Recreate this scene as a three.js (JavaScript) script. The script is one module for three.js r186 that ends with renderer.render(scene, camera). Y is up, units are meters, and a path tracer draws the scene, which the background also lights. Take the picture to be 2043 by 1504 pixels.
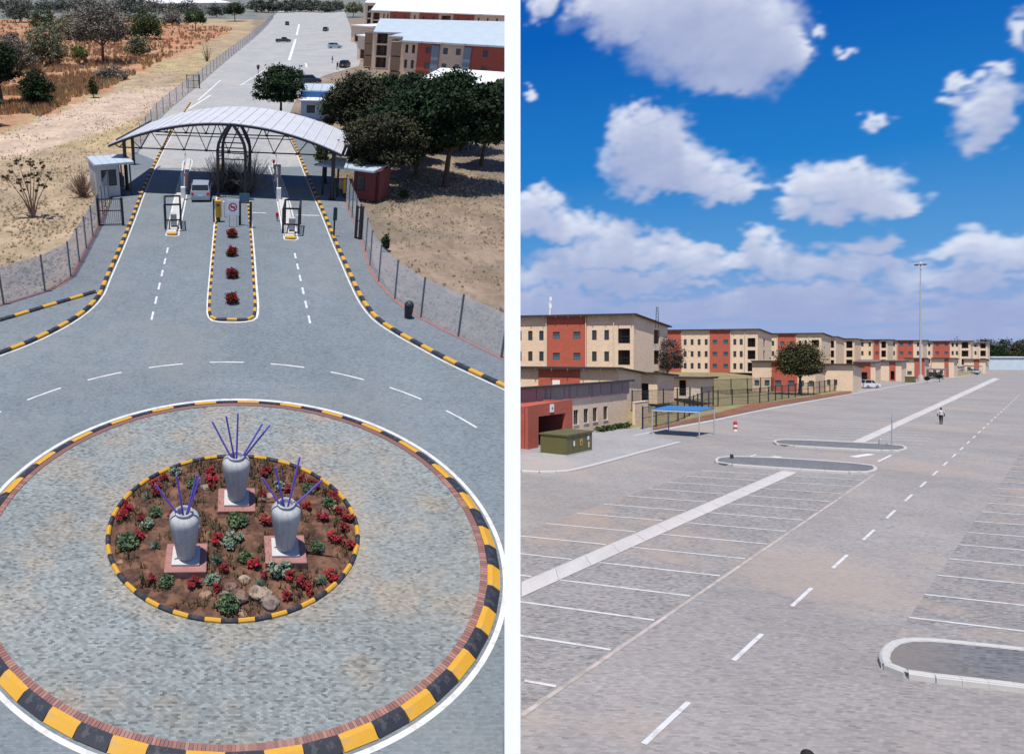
import * as THREE from 'three';
import { mergeGeometries } from 'three/addons/utils/BufferGeometryUtils.js';
import { MarchingCubes } from 'three/addons/objects/MarchingCubes.js';

// ---------------------------------------------------------------- camera, sky, sun, exposure
const F = 1500, PX = 504, PY = 700, W = 2043, H = 1504;
const HR = 7.5, HL = 18, PITCH = Math.atan(740 / 1500), CP = Math.cos(PITCH), SP = Math.sin(PITCH);
const scene = new THREE.Scene();
const camera = new THREE.PerspectiveCamera(2 * Math.atan(752 / F) * 180 / Math.PI, W / H, 0.1, 8000);
camera.position.set(0, HR, 0);
camera.lookAt(0, HR, -10);
camera.setViewOffset(W, H, W / 2 - PX, H / 2 - PY, W, H);
scene.add(camera);
const renderer = new THREE.WebGLRenderer({ antialias: true });
renderer.toneMapping = THREE.LinearToneMapping;
renderer.toneMappingExposure = 1.2;
renderer.shadowMap.enabled = true;

const sunDir = new THREE.Vector3(-0.15, 0.86, 0.45).normalize();
const sun = new THREE.DirectionalLight(new THREE.Color().setRGB(1, 0.95, 0.87), 4.3);
sun.position.copy(sunDir).multiplyScalar(300);
sun.castShadow = true;
Object.assign(sun.shadow.camera, { left: -200, right: 200, top: 200, bottom: -200, far: 900 });
sun.shadow.mapSize.set(4096, 4096);
scene.add(sun, sun.target);

// ---------------------------------------------------------------- numbers and noise
function rng(seed) { let a = seed | 0; return () => { a = (a + 0x6d2b79f5) | 0; let t = Math.imul(a ^ (a >>> 15), 1 | a); t = (t + Math.imul(t ^ (t >>> 7), 61 | t)) ^ t; return ((t ^ (t >>> 14)) >>> 0) / 4294967296; }; }
function hash(x, y, s) { let h = Math.imul(x, 374761393) ^ Math.imul(y, 668265263) ^ Math.imul(s + 11, 1274126177); h = Math.imul(h ^ (h >>> 13), 1274126177); h = Math.imul(h ^ (h >>> 15), 2246822519); return ((h ^ (h >>> 16)) >>> 0) / 4294967296; }
function noise(x, y, s, per = 0) {
  let x0 = Math.floor(x), y0 = Math.floor(y), fx = x - x0, fy = y - y0, x1 = x0 + 1, y1 = y0 + 1;
  if (per) { x0 = ((x0 % per) + per) % per; y0 = ((y0 % per) + per) % per; x1 = x1 % per; if (x1 < 0) x1 += per; y1 = y1 % per; if (y1 < 0) y1 += per; }
  fx = fx * fx * (3 - 2 * fx); fy = fy * fy * (3 - 2 * fy);
  const a = hash(x0, y0, s), b = hash(x1, y0, s), c = hash(x0, y1, s), d = hash(x1, y1, s);
  return a + (b - a) * fx + (c - a) * fy + (a - b - c + d) * fx * fy;
}
function fbm(x, y, s, oct = 4, per = 0) { let v = 0, a = 0.5, n = 0; for (let i = 0; i < oct; i++) { v += a * noise(x, y, s + i * 7, per); n += a; a *= 0.5; x *= 2; y *= 2; if (per) per *= 2; } return v / n; }
const clamp = (x, a = 0, b = 1) => Math.min(b, Math.max(a, x)), smooth = (a, b, x) => { const t = clamp((x - a) / (b - a)); return t * t * (3 - 2 * t); }, mix = (a, b, t) => a + (b - a) * t;
const V = (x, y, z) => new THREE.Vector3(x, y, z);
const lin = (r, g, b) => new THREE.Color().setRGB(r, g, b);

// ---------------------------------------------------------------- sky: air and cumulus clouds all round
{
  const TW = 2048, TH = 2048, data = new Float32Array(TW * TH * 4);
  const toAng = (px, py) => { const a = Math.atan((px - PX) / F), e = Math.atan((PY - py) / F * Math.cos(a)); return [a, e]; };
  const puffs = [
    [1190, 0, 60, 35], [1270, 15, 110, 62], [1390, 55, 150, 85], [1500, 80, 105, 92], [1440, 140, 85, 36], [1470, 165, 50, 22], [1560, 90, 55, 60], [1330, 0, 180, 60],
    [1290, 222, 26, 28], [1262, 265, 50, 42], [1330, 270, 45, 45], [1280, 315, 72, 50], [1345, 335, 80, 48], [1420, 362, 85, 32], [1490, 382, 46, 20], [1300, 362, 75, 30], [1450, 398, 50, 16],
    [1700, 345, 34, 28], [1650, 366, 75, 34], [1720, 378, 85, 42], [1785, 404, 62, 24], [1700, 412, 95, 24], [1590, 372, 40, 18], [1595, 412, 40, 26], [1822, 414, 26, 10],
    [1970, 205, 55, 45], [1955, 240, 55, 45], [1962, 280, 38, 20], [1915, 190, 26, 16], [1995, 140, 18, 16], [1930, 158, 20, 10],
    [1075, 395, 45, 22], [1060, 425, 60, 34], [1130, 450, 80, 30], [1215, 458, 50, 26], [1240, 485, 95, 26], [1350, 478, 32, 22], [1395, 500, 60, 12], [1190, 510, 130, 24], [1320, 515, 110, 20],
    [1515, 480, 26, 26], [1545, 505, 58, 26], [1610, 530, 80, 28], [1700, 548, 50, 20], [1480, 520, 60, 18], [1720, 490, 70, 20], [1778, 482, 24, 20], [1805, 548, 40, 30],
    [1950, 480, 60, 26], [2000, 505, 90, 32], [1900, 495, 60, 16], [1920, 560, 90, 20], [1250, 555, 150, 16], [1090, 545, 90, 22],
    [1080, 8, 32, 24], [1645, 60, 14, 16], [1690, 100, 26, 7], [1606, 92, 14, 8], [1752, 232, 16, 18], [1068, 180, 12, 10], [2035, 60, 16, 40],
  ].map(([x, y, rx, ry]) => { const [a, e] = toAng(x, y), c = Math.cos(a); return [a, e, rx * c * c / F, ry * c / F]; });
  { const r = rng(515); for (let i = 0; i < 90; i++) { const y = 520 + 115 * r(), k = 1 - (y - 520) / 190, [a, e] = toAng(980 + 1150 * r(), y), c = Math.cos(a); puffs.push([a, e, (26 + 60 * r()) * k * c * c / F, (6 + 12 * r()) * k * c / F]); } }
  function placed(a, e) {
    const u = a * 46, v = e * 52, wx = (fbm(u, v, 3, 4) - 0.5) * 0.03 + (fbm(u * 3.4, v * 3.4, 5, 3) - 0.5) * 0.014, wy = (fbm(u + 40, v + 9, 4, 4) - 0.5) * 0.026 + (fbm(u * 3.4 + 5, v * 3.4, 6, 3) - 0.5) * 0.013;
    let d = -1;
    for (const p of puffs) { const x = (a + wx - p[0]) / p[2], y = (e + wy - p[1]) / p[3]; if (x > 3 || x < -3 || y > 3 || y < -3) continue; const f = 1 - x * x - y * y; if (f > d) d = f; else if (f > -0.6 && d > -0.6) d += 0.12 * (f + 0.6); }
    return d;
  }
  const cover = new Float32Array(TW * TH);
  for (let j = TH / 2 - 8; j < TH; j++) {
    const e = ((j + 0.5) / TH - 0.5) * Math.PI, se = Math.sin(e), ce = Math.cos(e);
    for (let i = 0; i < TW; i++) {
      const t = ((i + 0.5) / TW - 0.5) * 2 * Math.PI, dx = ce * Math.cos(t), dz = ce * Math.sin(t);
      const a = Math.atan2(dx, -dz), k = 1 / (Math.max(se, 0) + 0.07), q = fbm(dx * k * 1.1 + 31, dz * k * 1.1 + 7, 21, 6);
      let g = (q - 0.545) * 7.5 + 0.75 * smooth(0.13, 0.05, e) + (fbm(a * 30, e * 110, 25, 4) - 0.5) * 3.2 * smooth(0.16, 0.07, e);
      if (a > 0.2 && a < 0.95 && e < 0.48) {
        const w = smooth(0.22, 0.3, a) * smooth(0.93, 0.83, a) * smooth(0.47, 0.41, e) * smooth(0.045, 0.085, e);
        g = mix(g, placed(a, e), w);
        if (w < 1) g = Math.max(g, mix(-1, placed(a, e), smooth(0.02, 0.06, e) * smooth(0.22, 0.3, a)));
      }
      cover[j * TW + i] = g;
    }
  }
  for (let j = 0; j < TH; j++) {
    const e = Math.max(0, ((j + 0.5) / TH - 0.5) * Math.PI), d = e * 180 / Math.PI;
    const stops = [[0, 0.29, 0.36, 0.58], [3, 0.22, 0.33, 0.58], [6, 0.085, 0.275, 0.57], [12, 0.015, 0.175, 0.5], [21, 0.003, 0.095, 0.4], [45, 0.006, 0.075, 0.32], [90, 0.008, 0.068, 0.28]];
    let s = 0; while (s < stops.length - 2 && stops[s + 1][0] < d) s++;
    const f = clamp((d - stops[s][0]) / (stops[s + 1][0] - stops[s][0])), air = [1, 2, 3].map((c) => mix(stops[s][c], stops[s + 1][c], f));
    const up = Math.round(0.009 / Math.PI * TH);
    for (let i = 0; i < TW; i++) {
      const o = j * TW + i, c = cover[o], m = j < TH / 2 - 8 ? 0 : smooth(-0.62, 0.85, c + 0.24 * (fbm(i / 5, j / 5, 37, 3) - 0.5) * smooth(0.9, 0, c)) * 0.95;
      let over = 0; for (let k = 1; k <= 7; k++) if (j + k * up < TH) over += clamp(cover[o + k * up * TW] + 0.15, 0, 0.9);
      const light = clamp(1.08 / (1 + 0.42 * over) - 0.04 + (fbm(i / 7, j / 9, 33, 3) - 0.5) * 0.22);
      const far = smooth(7, 1.5, d), hi = [mix(0.64, 0.46, far), mix(0.68, 0.5, far), mix(0.78, 0.67, far)], lo = [0.24, 0.29, 0.5];
      for (let k = 0; k < 3; k++) data[o * 4 + k] = mix(air[k], mix(lo[k], hi[k], light), m * mix(1, 0.75, far));
      data[o * 4 + 3] = 1;
    }
  }
  const sky = new THREE.DataTexture(data, TW, TH, THREE.RGBAFormat, THREE.FloatType);
  sky.mapping = THREE.EquirectangularReflectionMapping;
  sky.magFilter = THREE.LinearFilter; sky.minFilter = THREE.LinearFilter; sky.wrapS = THREE.RepeatWrapping; sky.needsUpdate = true;
  scene.background = sky; scene.environment = sky;
}

// ---------------------------------------------------------------- two sites: a level one (R) and one on a slope (L)
const slopeUp = V(0, CP, SP), slopeOrigin = V(0, HR, 0).addScaledVector(slopeUp, -HL);
const slopeTurn = new THREE.Quaternion().setFromAxisAngle(V(1, 0, 0), PITCH), level = new THREE.Quaternion();
const site = { L: { q: slopeTurn, o: slopeOrigin }, R: { q: level, o: V(0, 0, 0) } };
const toWorld = (s, v) => v.clone().applyQuaternion(site[s].q).add(site[s].o);
function L(px, py, h = 0) { const z = (HL - h) * F / (CP * (py + 40)), y = -(py - PY) / F * z; return V((px - PX) / F * z, h, -(y * SP + z * CP)); }
function R(px, py, h = 0) { const z = (HR - h) * F / (py - PY); return V((px - PX) / F * z, h, -z); }
const Rz = (px, z, h = 0) => V((px - PX) / F * z, h, -z);
const heightAt = (py, z) => HR + (PY - py) / F * z;
const SEAM = (1023 - PX) / F;
const seamX = (D, h = 0) => SEAM * ((HL - h) * SP + D * CP);
const leftOfWall = (v, gap = 0.4) => { const w = toWorld('L', v); return w.x < SEAM * -w.z - gap; };

// ---------------------------------------------------------------- objects
const used = new Map();
function numbered(n) { const k = used.get(n) ?? 0; used.set(n, k + 1); return k ? n + '_' + String(k).padStart(3, '0') : n; }
function tag(o, label, category, group, kind) { o.userData.label = label; o.userData.category = category; if (group) o.userData.group = group; if (kind) o.userData.kind = kind; return o; }
function pose(o, s, p, turn = 0) { o.position.copy(toWorld(s, p)); o.quaternion.copy(site[s].q).multiply(new THREE.Quaternion().setFromAxisAngle(V(0, 1, 0), turn)); return o; }
function thing(name, label, category, s, p, turn = 0, group, kind) { const o = new THREE.Group(); o.name = numbered(name); tag(o, label, category, group, kind); pose(o, s, p, turn); scene.add(o); return o; }
function part(parent, name, geo, mat, x = 0, y = 0, z = 0, ry = 0) { const m = new THREE.Mesh(geo, mat); m.name = name; m.castShadow = m.receiveShadow = true; m.position.set(x, y, z); m.rotation.y = ry; parent.add(m); return m; }
function solo(name, label, category, geo, mat, s, p = V(0, 0, 0), turn = 0, group, kind) { const m = new THREE.Mesh(geo, mat); m.name = numbered(name); m.castShadow = m.receiveShadow = true; tag(m, label, category, group, kind); pose(m, s, p, turn); scene.add(m); return m; }
function copyOf(o, label, s, p, turn = 0, group) { const c = o.clone(); c.name = numbered(o.name.replace(/_\d{3}$/, '')); c.userData = { ...o.userData, label }; if (group) c.userData.group = group; pose(c, s, p, turn); scene.add(c); return c; }
const boxes = new Map();
function box(w, h, d) { const k = [w, h, d].map((x) => x.toFixed(3)).join(); if (!boxes.has(k)) boxes.set(k, new THREE.BoxGeometry(w, h, d)); return boxes.get(k); }
const boxAt = (w, h, d, x, y, z, ry = 0) => { const g = new THREE.BoxGeometry(w, h, d); if (ry) g.rotateY(ry); return g.translate(x, y, z); };
function rod(a, b, r0, r1 = r0, n = 6) { const d = b.clone().sub(a), len = d.length(), g = new THREE.CylinderGeometry(r1, r0, len, n, 1); g.translate(0, len / 2, 0); g.applyQuaternion(new THREE.Quaternion().setFromUnitVectors(V(0, 1, 0), d.normalize())); return g.translate(a.x, a.y, a.z); }
function bar(a, b, w, h) { const d = b.clone().sub(a), len = d.length(), g = new THREE.BoxGeometry(w, len, h); g.translate(0, len / 2, 0); g.applyQuaternion(new THREE.Quaternion().setFromUnitVectors(V(0, 1, 0), d.normalize())); return g.translate(a.x, a.y, a.z); }
const merge = (list) => mergeGeometries(list.map((g) => g.index ? g.toNonIndexed() : g));
const yaw = (a, b) => Math.atan2(-(b.z - a.z), b.x - a.x);

// ---------------------------------------------------------------- textures and materials
const toByte = (x) => { x = clamp(x); return Math.round(255 * (x <= 0.0031308 ? x * 12.92 : 1.055 * Math.pow(x, 1 / 2.4) - 0.055)); };
function texture(n, metres, fn, srgb = true) {
  const d = new Uint8Array(n * n * 4), c = [0, 0, 0];
  for (let j = 0; j < n; j++) for (let i = 0; i < n; i++) {
    fn((i + 0.5) / n * metres, (j + 0.5) / n * metres, c);
    const o = (j * n + i) * 4;
    for (let k = 0; k < 3; k++) d[o + k] = srgb ? toByte(c[k]) : Math.round(255 * clamp(c[k]));
    d[o + 3] = 255;
  }
  const t = new THREE.DataTexture(d, n, n); t.wrapS = t.wrapT = THREE.RepeatWrapping; t.magFilter = THREE.LinearFilter; t.minFilter = THREE.LinearMipmapLinearFilter; t.generateMipmaps = true;
  if (srgb) t.colorSpace = THREE.SRGBColorSpace;
  t.repeat.set(1 / metres, 1 / metres); t.needsUpdate = true;
  return t;
}
// concrete block paving, 200 x 100 mm, laid in courses; dark share, contrast, dust tint
function paving(n, metres, seed, dark, contrast, dust, ky = 16, kx = 8) {
  return texture(n, metres, (u, v, c) => {
    const nr = Math.round(metres * ky), nc = Math.round(metres * kx), a = u, b = v;
    const row = Math.floor(b * ky) % nr, col = Math.floor(a * kx + (row & 1) * 0.5) % nc, h = hash(row, col, seed), h2 = hash(col, row, seed + 5);
    const P = Math.round(metres / 4), big = fbm(u / 4, v / 4, seed + 9, 4, P), mid = fbm(u / 0.8, v / 0.8, seed + 13, 3, Math.round(metres / 0.8));
    let m = 0.5 + (h - 0.5) * 0.34 * contrast - (h2 < dark ? 0.22 * contrast : 0) + (h2 > 0.93 ? 0.1 * contrast : 0);
    const fb = b * ky - Math.floor(b * ky), fa = a * kx + (row & 1) * 0.5; if (fb < 0.16 || fa - Math.floor(fa) < 0.09) m *= 0.84;
    m *= 0.82 + 0.24 * big + 0.16 * (mid - 0.3);
    const s = smooth(0.5, 0.72, fbm(u / 6 + 3, v / 6, seed + 17, 5, Math.round(metres / 6)) * 0.75 + mid * 0.25) * dust;
    c[0] = mix(m, 0.62, s); c[1] = mix(m, 0.52, s); c[2] = mix(m, 0.44, s);
  });
}
// painted concrete with chipped and scuffed patches
const worn = (r, g, b, seed, chip = 0.55) => texture(512, 3, (u, v, c) => { const k = fbm(u / 0.25, v / 0.25, seed, 5, 12), f = fbm(u / 0.05, v / 0.05, seed + 3, 2, 60), t = smooth(0.6, 0.7, k * 0.8 + f * 0.25) * chip, m = 0.86 + 0.28 * (f - 0.2) * k; c[0] = mix(r * m, 0.27, t); c[1] = mix(g * m, 0.25, t); c[2] = mix(b * m, 0.22, t); });
const M = {};
const std = (o) => new THREE.MeshStandardMaterial({ roughness: 0.9, metalness: 0, ...o });
const texPaveL = paving(2048, 40, 1, 0.1, 0.42, 0.3, 15, 7.5), texPaveRound = paving(2048, 20, 2, 0.22, 0.68, 0.25, 16, 8), texPaveR = paving(2048, 24, 3, 0.1, 0.4, 0.5, 15, 7.5), texBay = paving(2048, 24, 4, 0.2, 0.58, 0.8, 15, 7.5);
const texSoil = texture(1024, 32, (u, v, c) => {
  const a = fbm(u / 2, v / 2, 51, 6, 16), b = fbm(u / 0.25, v / 0.25, 61, 3, 128), d = fbm(u / 0.5 + 3, v / 1, 71, 4, 64), m = 0.3 + 0.3 * a + 0.2 * (b - 0.3), t = smooth(0.56, 0.68, d) * 0.35;
  c[0] = mix(m, 0.24, t); c[1] = mix(m, 0.23, t); c[2] = mix(m, 0.15, t);
});
const texBed = texture(1024, 10, (u, v, c) => { const a = fbm(u / 0.6, v / 0.6, 151, 5, 17), b = fbm(u / 0.1, v / 0.1, 152, 2, 100), k = fbm(u / 0.3 + 4, v / 0.3, 153, 4, 33), t = smooth(0.52, 0.66, k); const m = 0.14 + 0.5 * a * a + 0.35 * (b - 0.4); c[0] = mix(m, m * 0.8 + 0.3, t); c[1] = mix(m, m * 0.8 + 0.33, t); c[2] = mix(m, m * 0.8 + 0.3, t); });
const texGrain = texture(512, 6, (u, v, c) => { const m = 0.42 + 0.1 * fbm(u, v, 81, 5, 6) + 0.06 * fbm(u / 0.1, v / 0.1, 83, 2, 60); c[0] = c[1] = c[2] = m; });
const texBrick = texture(1024, 6, (u, v, c) => {
  const row = Math.floor(v / 0.075), col = Math.floor(u / 0.24 + (row & 1) * 0.5) % 25, h = hash(row % 80, col, 91), fv = v / 0.075 - row, fu = u / 0.24 + (row & 1) * 0.5;
  let m = 0.45 + (h - 0.5) * 0.1 + 0.06 * (fbm(u, v, 93, 4, 6) - 0.5); if (fv < 0.14 || fu - Math.floor(fu) < 0.05) m = mix(m, 0.52, 0.5);
  c[0] = c[1] = c[2] = m;
});
const texRoof = texture(512, 4, (u, v, c) => { const f = (u * 5) % 1, m = (f < 0.12 ? 0.36 : 0.5) + 0.08 * (fbm(u, v, 95, 4, 4) - 0.5); c[0] = c[1] = c[2] = m; });
const tinted = (tex, r, g, b, o = {}) => std({ map: tex, color: lin(r / 0.48, g / 0.48, b / 0.48), ...o });
M.roadL = tinted(texPaveL, 0.155, 0.185, 0.205, { roughness: 0.75 });
M.walkL = tinted(texPaveL, 0.14, 0.165, 0.19);
M.roadFar = tinted(texPaveL, 0.33, 0.335, 0.33);
M.round = tinted(texPaveRound, 0.21, 0.235, 0.235, { vertexColors: true });
M.roadR = tinted(texPaveR, 0.285, 0.266, 0.256);
M.walkR = tinted(texPaveR, 0.31, 0.305, 0.31);
M.bayR = tinted(texBay, 0.265, 0.25, 0.243);
M.islandTop = tinted(texBay, 0.15, 0.155, 0.165);
M.soilL = tinted(texSoil, 1.05, 1.05, 1.05, { vertexColors: true });
M.redSoil = tinted(texSoil, 0.2, 0.085, 0.045);
M.bed = tinted(texBed, 0.13, 0.06, 0.036);
M.dryLawn = tinted(texSoil, 0.24, 0.2, 0.095);
M.green = tinted(texSoil, 0.12, 0.15, 0.05);
M.white = tinted(texGrain, 0.72, 0.72, 0.7, { roughness: 0.7 });
M.paint = std({ map: worn(0.66, 0.67, 0.67, 163, 0.4), roughness: 0.75 });
M.thinPaint = tinted(texGrain, 0.62, 0.61, 0.6, { roughness: 0.8 });
M.yellow = std({ map: worn(0.62, 0.33, 0.025, 161, 0.22), roughness: 0.6 });
M.black = std({ map: worn(0.016, 0.02, 0.034, 162, 0.14), roughness: 0.6 });
M.concrete = tinted(texGrain, 0.45, 0.44, 0.42);
M.drain = tinted(texGrain, 0.48, 0.455, 0.44);
M.brickRed = tinted(texBrick, 0.42, 0.1, 0.062);
M.brickBeige = tinted(texBrick, 0.72, 0.55, 0.4);
M.brickPale = tinted(texBrick, 0.72, 0.62, 0.5);
M.brickEdge = tinted(texBrick, 0.26, 0.13, 0.11);
M.mauve = tinted(texGrain, 0.16, 0.12, 0.115);
M.cladding = tinted(texRoof, 0.27, 0.2, 0.19);
M.brickShaded = tinted(texBrick, 0.17, 0.045, 0.04);  // red brick copy with tree and doorway shade put into its colour
M.darkTrim = std({ color: lin(0.03, 0.026, 0.026), roughness: 0.6 });
M.roofPale = tinted(texRoof, 0.42, 0.49, 0.54, { roughness: 0.55, metalness: 0.1 });
M.roofWhite = tinted(texRoof, 0.68, 0.69, 0.7, { roughness: 0.6 });
M.canopy = tinted(texRoof, 0.6, 0.61, 0.62, { roughness: 0.5, metalness: 0.2 });
M.steel = std({ color: lin(0.016, 0.018, 0.02), roughness: 0.5 });
M.galv = std({ color: lin(0.42, 0.43, 0.45), roughness: 0.6, metalness: 0.2 });
M.glass = std({ color: lin(0.03, 0.045, 0.06), roughness: 0.12, metalness: 0 });
M.glassBlue = std({ color: lin(0.07, 0.14, 0.2), roughness: 0.12 });
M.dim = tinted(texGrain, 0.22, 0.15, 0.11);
M.frame = std({ color: lin(0.06, 0.05, 0.045), roughness: 0.6 });
M.sill = std({ color: lin(0.6, 0.55, 0.48), roughness: 0.9 });
M.blueSheet = std({ color: lin(0.03, 0.16, 0.42), roughness: 0.5 });
M.blueWall = std({ color: lin(0.3, 0.42, 0.55), roughness: 0.8 });
M.grayWall = tinted(texGrain, 0.45, 0.46, 0.46);
M.bark = tinted(texGrain, 0.075, 0.055, 0.042);
M.barkRed = tinted(texGrain, 0.13, 0.06, 0.04);
M.leaf = new THREE.MeshPhysicalMaterial({ vertexColors: true, roughness: 0.9, specularIntensity: 0.25 });
M.tyre = std({ color: lin(0.015, 0.015, 0.016), roughness: 0.85 });
M.rim = std({ color: lin(0.4, 0.4, 0.42), roughness: 0.35, metalness: 0.7 });
M.red = std({ color: lin(0.55, 0.02, 0.03), roughness: 0.5 });
M.vase = std({ roughness: 0.85, map: texture(512, 3, (u, v, c) => { const a = fbm(u / 0.5, v / 0.75, 171, 5, 6), s2 = fbm(u / 0.1, v / 1.5, 172, 4, 30), f = fbm(u / 0.03, v / 0.03, 173, 2, 100); const m = 0.38 + 0.34 * (a - 0.5) - 0.1 * smooth(0.62, 0.72, f) - 0.07 * smooth(0.5, 0.7, s2) * a + 0.06 * (f - 0.5); c[0] = m * 0.97; c[1] = m; c[2] = m * 1.0; }) });
M.purple = std({ color: lin(0.15, 0.1, 0.55), roughness: 0.5 });
M.olive = tinted(texGrain, 0.105, 0.095, 0.028, { roughness: 0.55 });
M.stone = tinted(texGrain, 0.3, 0.2, 0.16);
M.skinned = std({ vertexColors: true, roughness: 0.85 });
// welded mesh fence: fine wires as an opacity map
const texMesh = texture(256, 1, (u, v, c) => { const f = (u * 24) % 1, g = (v * 12) % 1; c[0] = c[1] = c[2] = f < 0.38 || g < 0.26 || (v * 2) % 1 < 0.08 ? 1 : 0; }, false);
M.meshPale = std({ color: lin(0.66, 0.72, 0.75), roughness: 0.6, alphaMap: texMesh, transparent: true, side: THREE.DoubleSide });
M.meshDark = std({ color: lin(0.02, 0.02, 0.02), roughness: 0.6, alphaMap: texture(256, 1, (u, v, c) => { const f = (u * 12) % 1, g = (v * 6) % 1; c[0] = c[1] = c[2] = f < 0.22 || g < 0.1 ? 1 : 0; }, false), transparent: true, side: THREE.DoubleSide });

// flat sheet from an outline (points share one height), uv in metres
function sheet(pts, y = null) {
  const shape = new THREE.Shape(pts.map((p) => new THREE.Vector2(p.x, -p.z))), g = new THREE.ShapeGeometry(shape);
  g.rotateX(-Math.PI / 2).translate(0, y ?? pts[0].y, 0);
  return g;
}
// strip along a line
function ribbon(pts, w, y = 0.008) {
  const pos = [], uv = [], idx = []; let s = 0;
  pts.forEach((p, i) => {
    const a = pts[Math.max(0, i - 1)], b = pts[Math.min(pts.length - 1, i + 1)], d = V(b.x - a.x, 0, b.z - a.z).normalize(), n = V(d.z, 0, -d.x);
    if (i) s += p.distanceTo(pts[i - 1]);
    pos.push(p.x - n.x * w / 2, y, p.z - n.z * w / 2, p.x + n.x * w / 2, y, p.z + n.z * w / 2); uv.push(s, 0, s, w);
    if (i) idx.push(2 * i - 2, 2 * i - 1, 2 * i, 2 * i - 1, 2 * i + 1, 2 * i);
  });
  const g = new THREE.BufferGeometry(); g.setAttribute('position', new THREE.Float32BufferAttribute(pos, 3)); g.setAttribute('uv', new THREE.Float32BufferAttribute(uv, 2)); g.setIndex(idx); g.computeVertexNormals();
  if (g.attributes.normal.getY(0) < 0) { g.setIndex(idx.flatMap((_, i) => (i % 3 ? [] : [idx[i], idx[i + 2], idx[i + 1]]))); g.computeVertexNormals(); }
  return g;
}
const curve = (pts, step = 1, closed = false) => { const c = new THREE.CatmullRomCurve3(pts, closed, 'centripetal'); return c.getSpacedPoints(Math.max(2, Math.round(c.getLength() / step))); };
const circle = (cx, cz, r, n, y = 0, a0 = 0, a1 = 2 * Math.PI) => Array.from({ length: n + 1 }, (_, i) => { const a = mix(a0, a1, i / n); return V(cx + r * Math.cos(a), y, cz + r * Math.sin(a)); });
// kerb stone: chamfered bar lying along x
const stones = new Map();
function kerbStone(l, w, h, slope = 0) {
  const k = [l, w, h, slope].map((x) => x.toFixed(2)).join();
  if (!stones.has(k)) {
    const c = Math.min(0.05, h * 0.3), s = new THREE.Shape((slope ? [[-w / 2, -0.06], [w / 2, -0.06], [w / 2, 0.04], [-w / 2 + 0.16, h], [-w / 2, h]].map(([x, y]) => [x * slope, y]) : [[-w / 2, -0.06], [w / 2, -0.06], [w / 2, h - c], [w / 2 - c, h], [-w / 2 + c, h], [-w / 2, h - c]]).map((p) => new THREE.Vector2(...p)));
    stones.set(k, new THREE.ExtrudeGeometry(s, { depth: l, bevelEnabled: false }).translate(0, 0, -l / 2).rotateY(Math.PI / 2));
  }
  return stones.get(k);
}
function kerb(label, s, pts, { block = 1, w = 0.3, h = 0.15, mats = [M.yellow, M.black], closed = false, gap = 0.02, y = 0, slope = 0, bed = mats.length === 1 } = {}) {
  const c = new THREE.CatmullRomCurve3(pts, closed, 'centripetal'); c.arcLengthDivisions = 1200;
  let n = Math.max(1, Math.round(c.getLength() / block)); if (closed && n % 2) n++;
  const o = thing('kerb', label, 'kerb', s, V(pts[0].x, y, pts[0].z), 0, null, 'structure'), p = c.getSpacedPoints(n), base = pts[0], l = c.getLength() / n - gap, g = kerbStone(Math.round(l * 50) / 50, w, h, slope);
  for (let i = 0; i < n; i++) { const a = p[i], b = p[i + 1], q = part(o, 'kerb_stone', g, mats[i % mats.length], (a.x + b.x) / 2 - base.x, 0, (a.z + b.z) / 2 - base.z, yaw(a, b)); q.scale.x = (a.distanceTo(b) - gap) / (Math.round(l * 50) / 50); }
  if (bed) part(o, 'bedding', ribbon(p.map((q) => q.clone().sub(base).setY(0)), w * 0.82, h - 0.02), mats[0]);
  return o;
}

// ================================================================ white border strip between the two views, built as a thin wall
{
  const k = Math.hypot(1, SEAM), hill = (z) => HR + z * Math.tan(PITCH) - HL / CP;
  const pts = [[10, -19], [10, 12.7], [12, 12.7], [12, 0.8], [40, 0.8], [42, hill(42) + 0.6], [1800, hill(1800) + 1], [1800, hill(1800) - 60], [120, -19]].map(([z, y]) => new THREE.Vector2(z * k, y));
  const g = new THREE.ExtrudeGeometry(new THREE.Shape(pts), { depth: 0.2, bevelEnabled: false }).translate(0, 0, -0.1);
  const m = solo('border_strip_wall', 'plain white border strip built as a tall wall between roundabout site and car park', 'wall', g, std({ color: lin(0.9, 0.9, 0.9), roughness: 0.9 }), 'R');
  m.rotation.y = Math.atan2(1, SEAM);
}

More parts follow.
